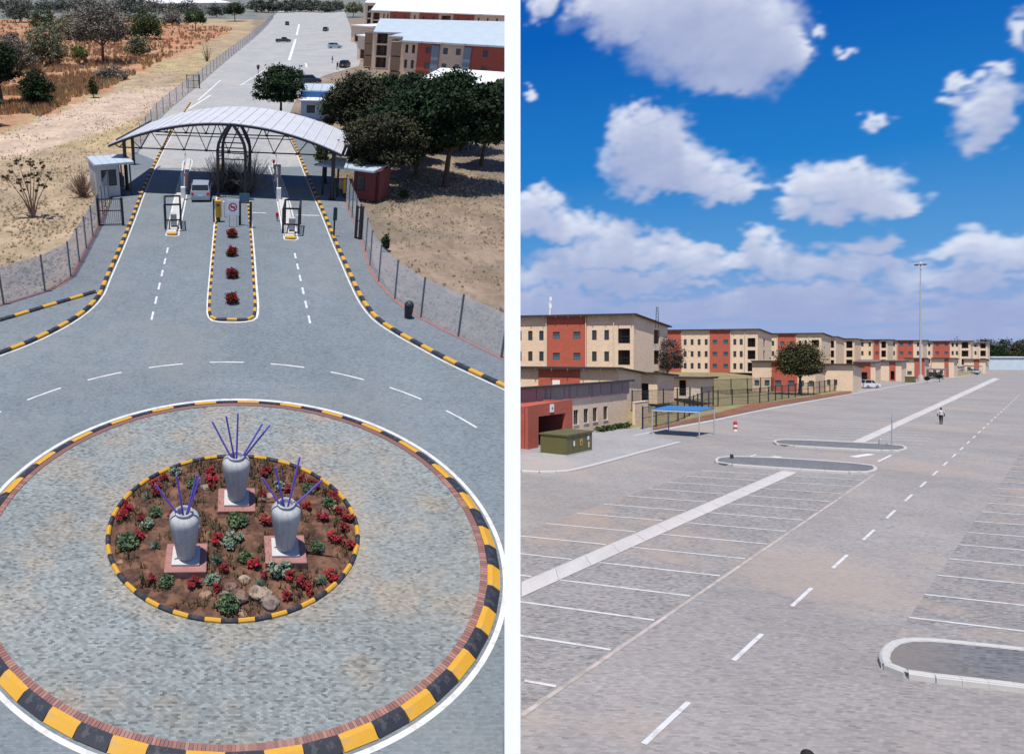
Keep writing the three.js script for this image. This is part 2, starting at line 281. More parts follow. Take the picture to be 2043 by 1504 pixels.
// ================================================================ sloping site: ground
const CX = -0.71, CZ = -21.7;
const inside = (poly, x, z) => { let k = false; for (let i = 0, j = poly.length - 1; i < poly.length; j = i++) { const a = poly[i], b = poly[j]; if ((a.z > z) !== (b.z > z) && x < (b.x - a.x) * (z - a.z) / (b.z - a.z) + a.x) k = !k; } return k; };
{
  const track = [[-500, 420], [-200, 345], [0, 268], [120, 218], [200, 192], [250, 178], [330, 172], [372, 175], [390, 185], [330, 212], [250, 245], [120, 285], [0, 322], [-200, 400], [-500, 520]].map((p) => L(...p));
  const rust = [[-900, 120], [-900, 420], [-200, 318], [0, 262], [60, 240], [140, 205], [230, 168], [300, 132], [395, 92], [470, 58], [440, 52], [330, 40], [200, 30], [0, 30], [-400, 40]].map((p) => L(...p));
  const rows = 400, cols = 170, pos = [], col = [], uv = [], idx = [];
  for (let j = 0; j <= rows; j++) {
    const D = 4 * Math.pow(2600 / 4, j / rows), x1 = seamX(D), x0 = -(60 + 0.75 * D);
    for (let i = 0; i <= cols; i++) {
      const x = mix(x0, x1, Math.pow(i / cols, 0.8)), z = -D, j1 = (fbm(x / 3, z / 3, 101, 4) - 0.5) * (3 + D * 0.03), j2 = (fbm(x / 3 + 50, z / 3, 102, 4) - 0.5) * (3 + D * 0.03);
      const n1 = fbm(x / 9, z / 9, 104, 5), n2 = fbm(x / 2.2, z / 2.2, 106, 4);
      let c = [0.3, 0.225, 0.145];
      if (x > 0) c = [0.215, 0.16, 0.115];
      if (inside(rust, x + j1, z + j2)) c = n1 > 0.52 ? [0.36, 0.2, 0.11] : [0.34, 0.155, 0.075];
      else if (x < 0 && D > 90 && n1 > 0.5) c = [0.34, 0.26, 0.14];
      if (inside(track, x + j1 * 0.7, z + j2 * 0.7)) c = [0.42, 0.32, 0.24];
      if (x > 0 && D < 120 && n1 > 0.53) c = [0.17, 0.135, 0.1];
      // plain beyond the estate: scrub tones with a bluish distance tint painted in
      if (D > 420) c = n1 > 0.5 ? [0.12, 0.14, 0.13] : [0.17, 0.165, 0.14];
      const v = 0.78 + 0.44 * n2;
      pos.push(x, -0.06 + (fbm(x / 4, z / 4, 108, 3) - 0.5) * 0.05, z); col.push(c[0] * v, c[1] * v, c[2] * v); uv.push(x, z);
      if (i && j) { const a = (j - 1) * (cols + 1) + i - 1, b = a + 1, d = a + cols + 1; idx.push(a, b, d, b, d + 1, d); }
    }
  }
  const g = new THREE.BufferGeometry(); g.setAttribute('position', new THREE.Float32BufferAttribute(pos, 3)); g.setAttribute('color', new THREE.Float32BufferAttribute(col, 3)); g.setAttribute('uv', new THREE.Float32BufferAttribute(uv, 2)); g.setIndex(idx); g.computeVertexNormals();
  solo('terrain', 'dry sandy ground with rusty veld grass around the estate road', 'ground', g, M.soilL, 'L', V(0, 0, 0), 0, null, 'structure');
}
const leftEdge = [[-700, 790], [-300, 690], [0, 612], [60, 594], [118, 573], [140, 556], [165, 512], [197, 452], [214, 418], [236, 372], [268, 305], [318, 232], [395, 168], [440, 128], [520, 62], [548, 30], [556, 22]];
const rightEdge = [[688, 22], [698, 50], [706, 80], [722, 110], [716, 132], [650, 150], [612, 168], [588, 205], [575, 235], [600, 272], [640, 300], [668, 360], [690, 405], [722, 480], [746, 551], [780, 592], [815, 622], [880, 658], [960, 697], [1021, 728]];
{
  const a = [...leftEdge, ...rightEdge, [1021, 1500], [1021, 2600], [-700, 2600]].map((p) => L(...p));
  solo('road', 'grey block paved road through the gate and round the traffic circle', 'road', sheet(a, 0), M.roadL, 'L', V(0, 0, 0), 0, null, 'structure');
}
{
  const k = leftEdge.findIndex((p) => p[1] < 330), a = [[252, 336], ...leftEdge.slice(k), ...rightEdge.slice(0, 11), [655, 332]].map((p) => L(...p));
  solo('far_road', 'pale dusty block paving of the car park beyond the canopy', 'road', sheet(a, 0.004), M.roadFar, 'L', V(0, 0, 0), 0, null, 'structure');
}
const kerbL = [[-240, 775], [-120, 745], [0, 705], [60, 682], [130, 647], [172, 618], [197, 590], [212, 556], [235, 505], [262, 440], [283, 385], [308, 328], [345, 258], [380, 205]].map((p) => L(...p));
const kerbBranch = [[-240, 700], [-120, 670], [0, 640], [60, 622], [130, 601], [190, 583]].map((p) => L(...p));
const kerbR = [[1021, 778], [1008, 772], [960, 750], [900, 722], [840, 690], [790, 662], [755, 638], [728, 606], [708, 568], [690, 528], [672, 488], [650, 434], [630, 388], [612, 345], [596, 306], [572, 255]].map((p) => L(...p));
const yb = [M.yellow, M.black];
kerb('yellow and black painted kerb along left side of gate road', 'L', kerbL, { block: 0.85, w: 0.28 });
kerb('yellow and black painted kerb branching off to the left', 'L', kerbBranch, { block: 0.95, w: 0.28 });
kerb('yellow and black painted kerb along right side of gate road', 'L', kerbR, { block: 0.85, w: 0.28 });
solo('edge_line', 'thin cream line painted beside the left gate kerb', 'road marking', ribbon(curve(kerbL.map((p, i) => { const a = kerbL[Math.max(0, i - 1)], b = kerbL[Math.min(kerbL.length - 1, i + 1)], d = b.clone().sub(a).normalize(); return V(p.x - d.z * 0.28, 0, p.z + d.x * 0.28); }), 0.8), 0.1, 0.01), M.paint, 'L', V(0, 0, 0), 0, null, 'structure');
solo('edge_line', 'thin cream line painted beside the right gate kerb', 'road marking', ribbon(curve(kerbR.map((p, i) => { const a = kerbR[Math.max(0, i - 1)], b = kerbR[Math.min(kerbR.length - 1, i + 1)], d = b.clone().sub(a).normalize(); return V(p.x + d.z * 0.28, 0, p.z - d.x * 0.28); }), 0.8), 0.1, 0.01), M.paint, 'L', V(0, 0, 0), 0, null, 'structure');
{
  const lp = leftEdge.slice(1, 11).map((p) => L(...p)), rp = rightEdge.slice(8).map((p) => L(...p));
  solo('pavement', 'block paved footway between left fence and painted kerb', 'pavement', sheet([...lp, ...[[312, 322], [283, 387], [262, 442], [235, 507], [212, 558], [196, 588], [190, 585], [130, 603], [60, 624], [0, 642], [-240, 702]].map((p) => L(...p))], 0.1), M.walkL, 'L', V(0, 0, 0), 0, null, 'structure');
  solo('pavement', 'block paved footway between right fence and painted kerb', 'pavement', sheet([...rp, ...[[1021, 776], [960, 748], [900, 720], [840, 688], [790, 660], [756, 636], [729, 604], [709, 566], [691, 526], [673, 486], [651, 432], [631, 386], [613, 343], [597, 304], [574, 255]].map((p) => L(...p))], 0.1), M.walkL, 'L', V(0, 0, 0), 0, null, 'structure');
  for (const [pts, side] of [[lp.slice(0, 8), 'left'], [rp.slice(4), 'right']]) solo('brick_edging', 'red brick edging strip at foot of ' + side + ' mesh fence', 'edging', ribbon(curve(pts, 0.8), 0.32, 0.12), M.brickEdge, 'L', V(0, 0, 0), 0, null, 'structure');
}
// traffic circle
kerb('yellow and black painted kerb ringing the traffic circle', 'L', circle(CX, CZ, 9.14, 64).slice(0, -1), { block: 1.02, w: 0.42, h: 0.2, closed: true, slope: 1 });
solo('ring_line', 'white line painted round outside of the traffic circle', 'road marking', ribbon(circle(CX, CZ, 9.52, 160), 0.16, 0.008), M.paint, 'L', V(0, 0, 0), 0, null, 'structure');
{
  const g = new THREE.RingGeometry(4.45, 8.98, 200, 36); g.rotateX(-Math.PI / 2); const p = g.attributes.position, u = g.attributes.uv, col = [];
  for (let i = 0; i < p.count; i++) {   // washed-out soil lies on the blocks in ragged patches
    const x = p.getX(i), z = p.getZ(i), r = Math.hypot(x, z), n = fbm(x * 0.8 + 9, z * 0.8, 211, 5), m = fbm(x * 0.35 + 2, z * 0.35, 212, 3);
    const t = clamp(smooth(0.42, 0.62, n + 0.36 * smooth(5.9, 4.5, r) - 0.12) * 0.8 + smooth(0.58, 0.7, m + 0.2 * (n - 0.5)) * 0.3); u.setXY(i, x, z); col.push(mix(1, 1.22, t), mix(1, 1.03, t), mix(1, 0.9, t));
  }
  g.setAttribute('color', new THREE.Float32BufferAttribute(col, 3));
  solo('circle_paving', 'speckled grey block paving inside the traffic circle', 'paving', g, M.round, 'L', V(CX, 0.14, CZ), 0, null, 'structure');
  // soldier course of bricks: 300 largest stand as stones of their own
  const course = thing('brick_course', 'red brown brick course inside the traffic circle kerb', 'edging', 'L', V(CX, 0.14, CZ), 0, null, 'structure');
  const n = 500, bg = new THREE.BoxGeometry(0.096, 0.06, 0.22), tones = [[0.26, 0.12, 0.1], [0.2, 0.1, 0.09], [0.3, 0.16, 0.13]].map((c) => tinted(texGrain, ...c)), rest = [];
  for (let i = 0; i < n; i++) { const a = i / n * 2 * Math.PI, x = 8.8 * Math.cos(a), z = 8.8 * Math.sin(a), ry = Math.PI / 2 - a; if (z > -3.2 && i % 1 === 0 && course.children.length < 300) part(course, 'brick', bg, tones[Math.floor(hash(i, 1, 5) * 3)], x, 0.004 * hash(i, 2, 5), z, ry); else rest.push(bg.clone().rotateY(ry).translate(x, 0, z)); }
  const r = part(course, 'brick_row', merge(rest), tones[1]); r.userData.kind = 'stuff';
}
{
  const o = thing('lane_dashes', 'ring of white dashes painted around the traffic circle', 'road marking', 'L', V(CX - 0.6, 0, CZ - 0.2), 0, null, 'structure');
  for (let i = 0; i < 26; i++) { const a = i / 26 * 2 * Math.PI + 0.05; if (!leftOfWall(V(CX - 0.6 + 13.25 * Math.cos(a), 0, CZ - 0.2 + 13.25 * Math.sin(a))) || !leftOfWall(V(CX - 0.6 + 13.25 * Math.cos(a + 0.135), 0, CZ - 0.2 + 13.25 * Math.sin(a + 0.135)))) continue; part(o, 'dash', ribbon(circle(0, 0, 13.25, 8, 0, a, a + 0.135), 0.1, 0.008), M.paint); }
}
for (const [px0, py0, px1, py1, side] of [[302, 638, 335, 494, 'left'], [619, 645, 588, 505, 'right']]) {
  const a = L(px0, py0), b = L(px1, py1), o = thing('lane_dashes', 'white lane dashes on ' + side + ' side of the gate island', 'road marking', 'L', V(a.x, 0, a.z), 0, null, 'structure');
  for (let i = 0; i < 6; i++) { const t0 = i / 5.5, p = a.clone().lerp(b, t0).sub(a), q = a.clone().lerp(b, t0 + 0.09).sub(a); part(o, 'dash', ribbon([p, q], 0.13, 0.008), M.paint); }
}
// stop lines and far parking lines behind the gate
{
  const o = thing('stop_line', 'short white stop lines across the exit lanes beside the booths', 'road marking', 'L', L(505, 424), 0, null, 'structure'), b = L(505, 424);
  for (const [x0, y0, x1, y1] of [[503, 424, 531, 425], [590, 429, 638, 430]]) part(o, 'line', ribbon([L(x0, y0).sub(b), L(x1, y1).sub(b)], 0.16, 0.008), M.paint);
  const p = thing('bay_lines', 'faint white parking bay lines on the paving beyond the gate', 'road marking', 'L', L(560, 120), 0, null, 'structure'), c = L(560, 120);
  for (const [x0, y0, x1, y1, w] of [[577, 120, 590, 78, 0.7], [592, 70, 597, 48, 0.7], [505, 124, 610, 126, 0.3], [575, 88, 610, 90, 0.25], [565, 60, 615, 61, 0.3], [420, 190, 352, 232, 0.3], [445, 168, 500, 169, 0.25], [395, 200, 440, 160, 0.25], [610, 126, 612, 134, 0.4], [480, 170, 530, 138, 0.25], [590, 38, 612, 38, 0.4]]) part(p, 'line', ribbon([L(x0, y0).sub(c), L(x1, y1).sub(c)], w, 0.01), M.thinPaint);
}
// centre island
{
  const side = (k) => (k ? [[424, 640], [416, 632], [414, 620], [419, 545], [426, 470], [432, 395], [436, 330]] : [[490, 642], [508, 638], [514, 626], [511, 560], [504, 470], [496, 395], [488, 330]]).map((p) => L(...p));
  const a = side(1), b = side(0), line = [...a.slice().reverse(), L(465, 643.5), ...b], mid = (pts) => { const c = L(465, 450); return pts.map((p) => V(mix(p.x, c.x, 0.1), 0, p.z - 0.12)); };
  solo('edge_line', 'white line painted round the nose of the centre island', 'road marking', ribbon(curve(line, 0.5), 0.14, 0.009), M.paint, 'L', V(0, 0, 0), 0, null, 'structure');
  const inner = mid(line); inner[a.length].z -= 0.25; kerb('yellow and black painted kerb round the centre island', 'L', inner, { block: 0.62, w: 0.2, h: 0.14 });
  solo('island', 'grey paved centre island leading up to the gate canopy', 'traffic island', sheet(curve(inner, 0.6), 0.12), M.walkL, 'L', V(0, 0, 0), 0, null, 'structure');
}
for (const [name, l] of [['left', [[331, 470], [333, 462], [347, 400], [362, 345], [371, 318], [380, 318], [377, 345], [370, 400], [357, 462], [354, 471]]], ['right', [[568, 478], [566, 470], [553, 400], [543, 350], [539, 325], [548, 325], [560, 350], [577, 400], [592, 468], [592, 479]]]]) {
  const pts = l.map((p) => L(...p));
  solo('edge_line', 'white line painted round the ' + name + ' booth island', 'road marking', ribbon(curve([...pts, pts[0]], 0.4), 0.12, 0.009), M.paint, 'L', V(0, 0, 0), 0, null, 'structure');
  const c = pts.reduce((s, p) => s.add(p), V(0, 0, 0)).multiplyScalar(1 / pts.length), g = new THREE.ExtrudeGeometry(new THREE.Shape(pts.map((p) => new THREE.Vector2(mix(c.x, p.x, 0.78), -mix(c.z, p.z, 0.98)))), { depth: 0.16, bevelEnabled: false }).rotateX(-Math.PI / 2);
  solo('island', 'narrow pale paved ' + name + ' booth island between the gate lanes', 'traffic island', g, M.concrete, 'L', V(0, 0, 0), 0, null, 'structure');
  const n = pts[0].clone().lerp(pts[9], 0.5); kerb('yellow nose kerb at end of ' + name + ' booth island', 'L', [V(n.x - 0.36, 0, n.z - 0.3), V(n.x, 0, n.z - 0.27), V(n.x + 0.36, 0, n.z - 0.3)], { block: 0.8, w: 0.42, h: 0.2, mats: [M.yellow] });
}

// ================================================================ level site: ground
const vR = V((2100 - PX) / F, 0, -1).normalize(), vC = V((-2600 - PX) / F, 0, -1).normalize();
{
  const s = (z) => V(SEAM * z, 0, -z);
  solo('car_park_ground', 'grey block paved car park and road stretching to the horizon', 'ground', sheet([s(-40), V(700, 0, 40), V(6500, 0, -4000), s(4000)], 0), M.roadR, 'R', V(0, 0, 0), 0, null, 'structure');
}
const lineHit = (p, d, a, b) => { const e = b.clone().sub(a), k = ((a.x - p.x) * e.z - (a.z - p.z) * e.x) / (d.x * e.z - d.z * e.x); return p.clone().addScaledVector(d, k); };
{
  // bays: middle rows on both sides of the drain strip
  const edge0 = R(1110, 1370), edgeDir = R(1745, 945).sub(R(1040, 1425)).normalize(), st0 = R(1040, 1176), st1 = R(1575, 940), out0 = R(1100, 1042), outDir = vR;
  const seamAt = (p) => p.x > SEAM * -p.z + 0.2;
  const o = thing('bay_lines', 'white parking bay lines either side of the concrete drain strip', 'road marking', 'R', V(edge0.x, 0, edge0.z), 0, null, 'structure');
  const step = R(1222, 1299).distanceTo(edge0) * 1.015, cl = (p, q) => { if (seamAt(p)) return p; const d = p.clone().sub(q); let k = 1; while (k > 0 && !seamAt(q.clone().addScaledVector(d, k))) k -= 0.02; return q.clone().addScaledVector(d, k); };
  for (let i = -3; i < 22; i++) {
    const e = edge0.clone().addScaledVector(edgeDir, i * step); if (-e.z > 44) break;
    const m = lineHit(e, vC, st0, st1), d = lineHit(e, vC, out0, out0.clone().add(outDir)), gap = 0.45;
    const m1 = m.clone().addScaledVector(vC, -gap), m2 = m.clone().addScaledVector(vC, gap);
    if (seamAt(e)) part(o, 'line', ribbon([e.clone().sub(edge0), cl(m1, e).sub(edge0)], 0.13, 0.014), M.paint);
    if (seamAt(m2)) part(o, 'line', ribbon([m2.clone().sub(edge0), cl(d, m2).sub(edge0)], 0.11, 0.014), M.thinPaint);
  }
  const far = thing('bay_lines', 'faint parking bay lines beyond the two flat islands', 'road marking', 'R', R(1600, 860), 0, null, 'structure'), fb = R(1600, 860), fE0 = R(1835, 893), fS0 = R(1700, 886), fS1 = R(1985, 754), fO = R(1540, 868);
  for (let i = 0; i < 34; i++) { const e = fE0.clone().addScaledVector(vR, i * step), m = lineHit(e, vC, fS0, fS1), d = lineHit(e, vC, fO, fO.clone().add(vR)); part(far, 'line', ribbon([e.clone().sub(fb), d.clone().sub(fb)], 0.09, 0.006), M.thinPaint); }
  const rt = thing('bay_lines', 'white parking bay lines of the row at the right', 'road marking', 'R', R(1815, 1232), 0, null, 'structure'), r0 = R(1815, 1232), rd = R(1965, 1013).sub(r0).normalize(), rs = r0.distanceTo(R(1845, 1187)) * 1.02;
  for (let i = 0; i < 34; i++) { const p = r0.clone().addScaledVector(rd, i * rs), dir = vC.clone().negate(); part(rt, 'line', ribbon([p.clone().sub(r0), p.clone().addScaledVector(dir, 7.5).sub(r0)], 0.12, 0.012), M.paint); }
  // paved bay areas of darker mixed blocks
  const far1 = -44;
  const bayA = [cl(edge0.clone().addScaledVector(edgeDir, -9), edge0), edge0.clone().addScaledVector(edgeDir, 13.2 * step), lineHit(edge0.clone().addScaledVector(edgeDir, 13.2 * step), vC, out0, out0.clone().add(outDir)), R(1095, 1043), R(1041, 1062), R(1041, 1425)];
  solo('bay_paving', 'mottled darker block paving of the middle parking bays', 'paving', sheet([R(1041, 1418), ...bayA.slice(1, 4), R(1041, 1061)], 0.004), M.bayR, 'R', V(0, 0, 0), 0, null, 'structure');
  const q0 = r0.clone().addScaledVector(rd, -2.2), q1 = r0.clone().addScaledVector(rd, 70), side = vC.clone().negate();
  solo('bay_paving', 'mottled darker block paving of the right hand parking bays', 'paving', sheet([q0, q0.clone().addScaledVector(side, 7.6), q1.clone().addScaledVector(side, 7.6), q1], 0.004), M.bayR, 'R', V(0, 0, 0), 0, null, 'structure');
  const dusty = tinted(texSoil, 0.42, 0.37, 0.345);
  solo('brick_band', 'thin pale pinkish line where the middle bays meet the road', 'edging', ribbon([R(1041, 1428), R(1400, 1182), R(1745, 947)], 0.1, 0.009), dusty, 'R', V(0, 0, 0), 0, null, 'structure');
  // dashes
  const a = R(1285, 1485), b = R(1960, 858), dir = b.clone().sub(a).normalize(), z1 = a.distanceTo(R(1378, 1402)), per = a.distanceTo(R(1467, 1319)), ds = thing('lane_dashes', 'white lane dashes down the middle of the wide road', 'road marking', 'R', V(a.x, 0, a.z), 0, null, 'structure');
  for (let i = -1; i < 30; i++) part(ds, 'dash', ribbon([dir.clone().multiplyScalar(i * per), dir.clone().multiplyScalar(i * per + z1)], 0.105, 0.012), M.paint);
  // drain strips: a shallow concrete channel
  for (const [l, pa, pb, pc, pd] of [['near', [1041, 1162], [1560, 940], [1592, 943], [1041, 1192]], ['far', [1692, 886], [1984, 754], [1996, 756], [1716, 888]]]) {
    const A = R(...pa), B = R(...pb), C = R(...pc), D = R(...pd), o2 = thing('drain_strip', 'pale concrete drain strip running up the ' + l + ' parking bays', 'drain', 'R', V(A.x, 0, A.z), 0, null, 'structure'), n = l === 'near' ? 14 : 18;
    for (let i = 0; i < n; i++) { const t0 = (i + 0.004) / n, t1 = (i + 0.996) / n, z = (t) => 1 / mix(1 / A.z, 1 / B.z, t), f = (t) => (l === 'near' ? t : t); const a0 = A.clone().lerp(B, f(t0)), a1 = A.clone().lerp(B, f(t1)), d0 = D.clone().lerp(C, f(t0)), d1 = D.clone().lerp(C, f(t1)); const P = (p, q, k, y) => p.clone().lerp(q, k).sub(A).setY(y);
      const prof = [[0, 0.02], [0.3, 0.05], [0.62, 0.03], [0.7, 0.045], [1, 0.02]], pos = [], uv = [], idx = []; prof.forEach(([k, y], j) => { for (const [p, q, s] of [[a0, d0, 0], [a1, d1, 1]]) { const v = P(p, q, k, y); pos.push(v.x, v.y, v.z); uv.push(s * 2 + i, k); } if (j) { const b0 = 2 * j - 2; idx.push(b0, b0 + 2, b0 + 1, b0 + 1, b0 + 2, b0 + 3); } });
      const g = new THREE.BufferGeometry(); g.setAttribute('position', new THREE.Float32BufferAttribute(pos, 3)); g.setAttribute('uv', new THREE.Float32BufferAttribute(uv, 2)); g.setIndex(idx); g.computeVertexNormals(); part(o2, 'slab', g, M.drain); }
  }
  // short marks by the islands
  const sm = thing('bay_lines', 'short white marks and painted patches between the two flat islands', 'road marking', 'R', R(1500, 915), 0, null, 'structure'), sb = R(1500, 915);
  for (const [x0, y0, x1, y1, w] of [[1476, 917, 1510, 907, 0.12], [1753, 921, 1780, 908, 0.14], [1512, 918, 1555, 911, 0.5], [1703, 912, 1740, 906, 0.5]]) part(sm, 'line', ribbon([R(x0, y0).sub(sb), R(x1, y1).sub(sb)], w, 0.012), M.thinPaint);
}
function flatIsland(label, outline, top, block, dark = M.islandTop) {
  const pts = outline.map((p) => (p.isVector3 ? p : R(...p))), c = pts.reduce((s, p) => s.add(p), V(0, 0, 0)).multiplyScalar(1 / pts.length);
  kerb('pale concrete kerb round ' + label, 'R', pts, { block, w: top, h: 0.17, mats: [M.concrete], closed: true, gap: 0.006 });
  solo('island', label, 'traffic island', sheet(curve(pts, 0.5, true), 0.13), dark, 'R', V(0, 0, 0), 0, null, 'structure');
}
flatIsland('dark paved island with rounded end at right', [[1766, 1322], [1774, 1303], [1796, 1290], [1830, 1286], [1880, 1289], [1960, 1297], [2043, 1306], [2200, 1322], [2200, 1402], [2043, 1380], [1960, 1370], [1880, 1361], [1830, 1355], [1796, 1348], [1773, 1337]], 0.22, 0.5);
flatIsland('long narrow paved island nearer the camera', [[1430, 921], [1445, 915], [1500, 915], [1600, 920], [1735, 931], [1748, 937], [1740, 944], [1715, 946], [1600, 940], [1500, 933], [1440, 928]], 0.2, 1.2);
flatIsland('long narrow paved island farther from the camera', [[1547, 885], [1560, 880], [1650, 883], [1795, 891], [1808, 896], [1800, 901], [1780, 902], [1650, 896], [1560, 890]], 0.2, 1.4);
{
  // raised footway at the left with its kerb
  const out = [[1041, 942], [1090, 944], [1130, 942], [1160, 936], [1200, 926], [1280, 904], [1356, 884]].map((p) => R(...p));
  kerb('pale kerb curving round the corner footway by the cabinet', 'R', out, { block: 1, w: 0.26, h: 0.13, mats: [M.concrete], gap: 0.012 });
  solo('pavement', 'pale grey paved footway in front of the red porch house', 'pavement', sheet([...out.map((p) => V(p.x, 0, p.z - 0.1)), ...[[1310, 872], [1300, 852], [1200, 862], [1145, 868], [1041, 884]].map((p) => R(...p))], 0.1), M.walkR, 'R', V(0, 0, 0), 0, null, 'structure');
  const back = [[1266, 871], [1330, 858], [1420, 841], [1504, 823], [1600, 805], [1720, 783], [1850, 761], [1960, 745]].map((p) => R(...p));
  kerb('long pale kerb line along the verge in front of the houses', 'R', back, { block: 3, w: 0.34, h: 0.1, mats: [M.concrete], gap: 0.02 });
  const soil = [[1280, 862], [1425, 836], [1560, 808], [1700, 785], [1700, 780], [1560, 800], [1500, 806], [1425, 826], [1330, 848], [1260, 862]].map((p) => R(...p));
  solo('verge', 'strip of bare red soil along the foot of the dark fence', 'soil', sheet(soil, 0.05), M.redSoil, 'R', V(0, 0, 0), 0, null, 'structure');
  const lawn = [[1260, 858], [1330, 846], [1425, 825], [1560, 799], [1700, 780], [1760, 765], [1500, 745], [1200, 780], [1150, 820]].map((p) => R(...p));
  solo('lawn', 'dry yellowish lawn behind the dark mesh fence', 'lawn', sheet(lawn, 0.03), M.dryLawn, 'R', V(0, 0, 0), 0, null, 'structure');
  // terrace bank that carries the three-storey blocks
  const a = [Rz(1000, 74), Rz(1300, 80), Rz(1425, 118), Rz(1500, 150), Rz(1720, 178), Rz(1960, 240)], lay = [[0, 0, 0.02], [3.5, 0, 1], [14, 4, 1.05], [22, 8, 2.2], [170, 60, 2.2]], n = lay.length;
  const pos = [], uv = [], idx = []; a.forEach((q, i) => { lay.forEach(([c, r, y], k) => { const p = q.clone().addScaledVector(vC, c).addScaledVector(vR, r); if (p.x < SEAM * -p.z) p.x = SEAM * -p.z; pos.push(p.x, y, p.z); uv.push(p.x, p.z); if (i && k < n - 1) { const w = n * (i - 1) + k; idx.push(w, w + n, w + 1, w + 1, w + n, w + n + 1); } }); });
  const g = new THREE.BufferGeometry(); g.setAttribute('position', new THREE.Float32BufferAttribute(pos, 3)); g.setAttribute('uv', new THREE.Float32BufferAttribute(uv, 2)); g.setIndex(idx); g.computeVertexNormals();
  solo('terrace', 'yellow green grass bank in front of the three-storey blocks', 'terrain', g, M.dryLawn, 'R', V(0, 0, 0), 0, null, 'structure');
}

// ================================================================ vegetation builders
function leafGeo(seed, blobs, n, size, tones, clumps = 60, keep = null) {
  const r = rng(seed), pos = [], col = [], nor = [], vol = blobs.map((b) => b[3] * b[4] * b[5]), tot = vol.reduce((a, b) => a + b, 0), cl = [];
  for (let i = 0; i < clumps; i++) {
    let k = 0, t = r() * tot; while (k < blobs.length - 1 && t > vol[k]) t -= vol[k++];
    const b = blobs[k], u = r() * 2 - 1, a = r() * 6.2832, q = Math.sqrt(1 - u * u), d = 0.62 + 0.4 * Math.sqrt(r());
    const y = u < -0.5 ? u * 0.6 : u;
    cl.push({ p: V(b[0] + b[3] * q * Math.cos(a) * d, b[1] + b[4] * y * d, b[2] + b[5] * q * Math.sin(a) * d), s: (0.16 + 0.2 * r()) * Math.cbrt(b[3] * b[4] * b[5]) * 1.5, c: tones[Math.floor(r() * tones.length)] });
  }
  const g3 = () => (r() + r() + r() - 1.5) * 0.9;
  for (let i = 0; i < n; i++) {
    const c = cl[i % clumps], x = c.p.x + g3() * c.s * 1.2, y = c.p.y + g3() * c.s * 0.75, z = c.p.z + g3() * c.s * 1.2;
    if (y < 0.03 || (keep && !keep(x, y, z))) continue;
    const N = V(r() - 0.5, r() * 0.8, r() - 0.5).normalize(), T = V(r() - 0.5, r() - 0.5, r() - 0.5).cross(N).normalize().multiplyScalar(size * (0.6 + 0.8 * r())), B = N.clone().cross(T).multiplyScalar(0.7), f = 0.75 + 0.5 * r();
    const q = [[-1, -1], [1, -0.6], [0.9, 1], [-0.8, 0.8]].map(([s, t]) => [x + T.x * s * 0.5 + B.x * t * 0.5, y + T.y * s * 0.5 + B.y * t * 0.5, z + T.z * s * 0.5 + B.z * t * 0.5]);
    for (const k of [0, 1, 2, 0, 2, 3]) { pos.push(...q[k]); nor.push(N.x, N.y, N.z); col.push(c.c[0] * f, c.c[1] * f, c.c[2] * f); }
  }
  const g = new THREE.BufferGeometry(); g.setAttribute('position', new THREE.Float32BufferAttribute(pos, 3)); g.setAttribute('normal', new THREE.Float32BufferAttribute(nor, 3)); g.setAttribute('color', new THREE.Float32BufferAttribute(col, 3));
  return g;
}
function woodGeo(seed, h, rad, blobs, twigs = 0, split = 0.4, ends = null) {
  const r = rng(seed), out = [], top = V((r() - 0.5) * h * 0.06, h * split, (r() - 0.5) * h * 0.06); out.push(rod(V(0, -0.1, 0), top, rad, rad * 0.72, 7));
  for (const b of blobs) {
    const c = V(b[0], b[1], b[2]), m = top.clone().lerp(c, 0.55).add(V((r() - 0.5) * 0.3, 0.15, (r() - 0.5) * 0.3)); out.push(rod(top, m, rad * 0.55, rad * 0.36, 5), rod(m, c, rad * 0.36, rad * 0.16, 5));
    for (let i = 0; i < 5 + twigs; i++) { const u = r() * 2 - 0.6, a = r() * 6.28, e = V(b[0] + Math.cos(a) * b[3] * 0.85, b[1] + u * b[4] * 0.7, b[2] + Math.sin(a) * b[5] * 0.85), s = m.clone().lerp(c, r()); out.push(rod(s, e, rad * 0.16, rad * 0.05, 3)); if (twigs) for (let k = 0; k < 3; k++) { const s2 = s.clone().lerp(e, 0.4 + 0.5 * r()), e2 = s2.clone().add(V((r() - 0.5) * b[3], r() * b[4] * 0.7, (r() - 0.5) * b[5])); out.push(rod(s2, e2, rad * 0.09, rad * 0.03, 3)); } }
  }
  return merge(out);
}
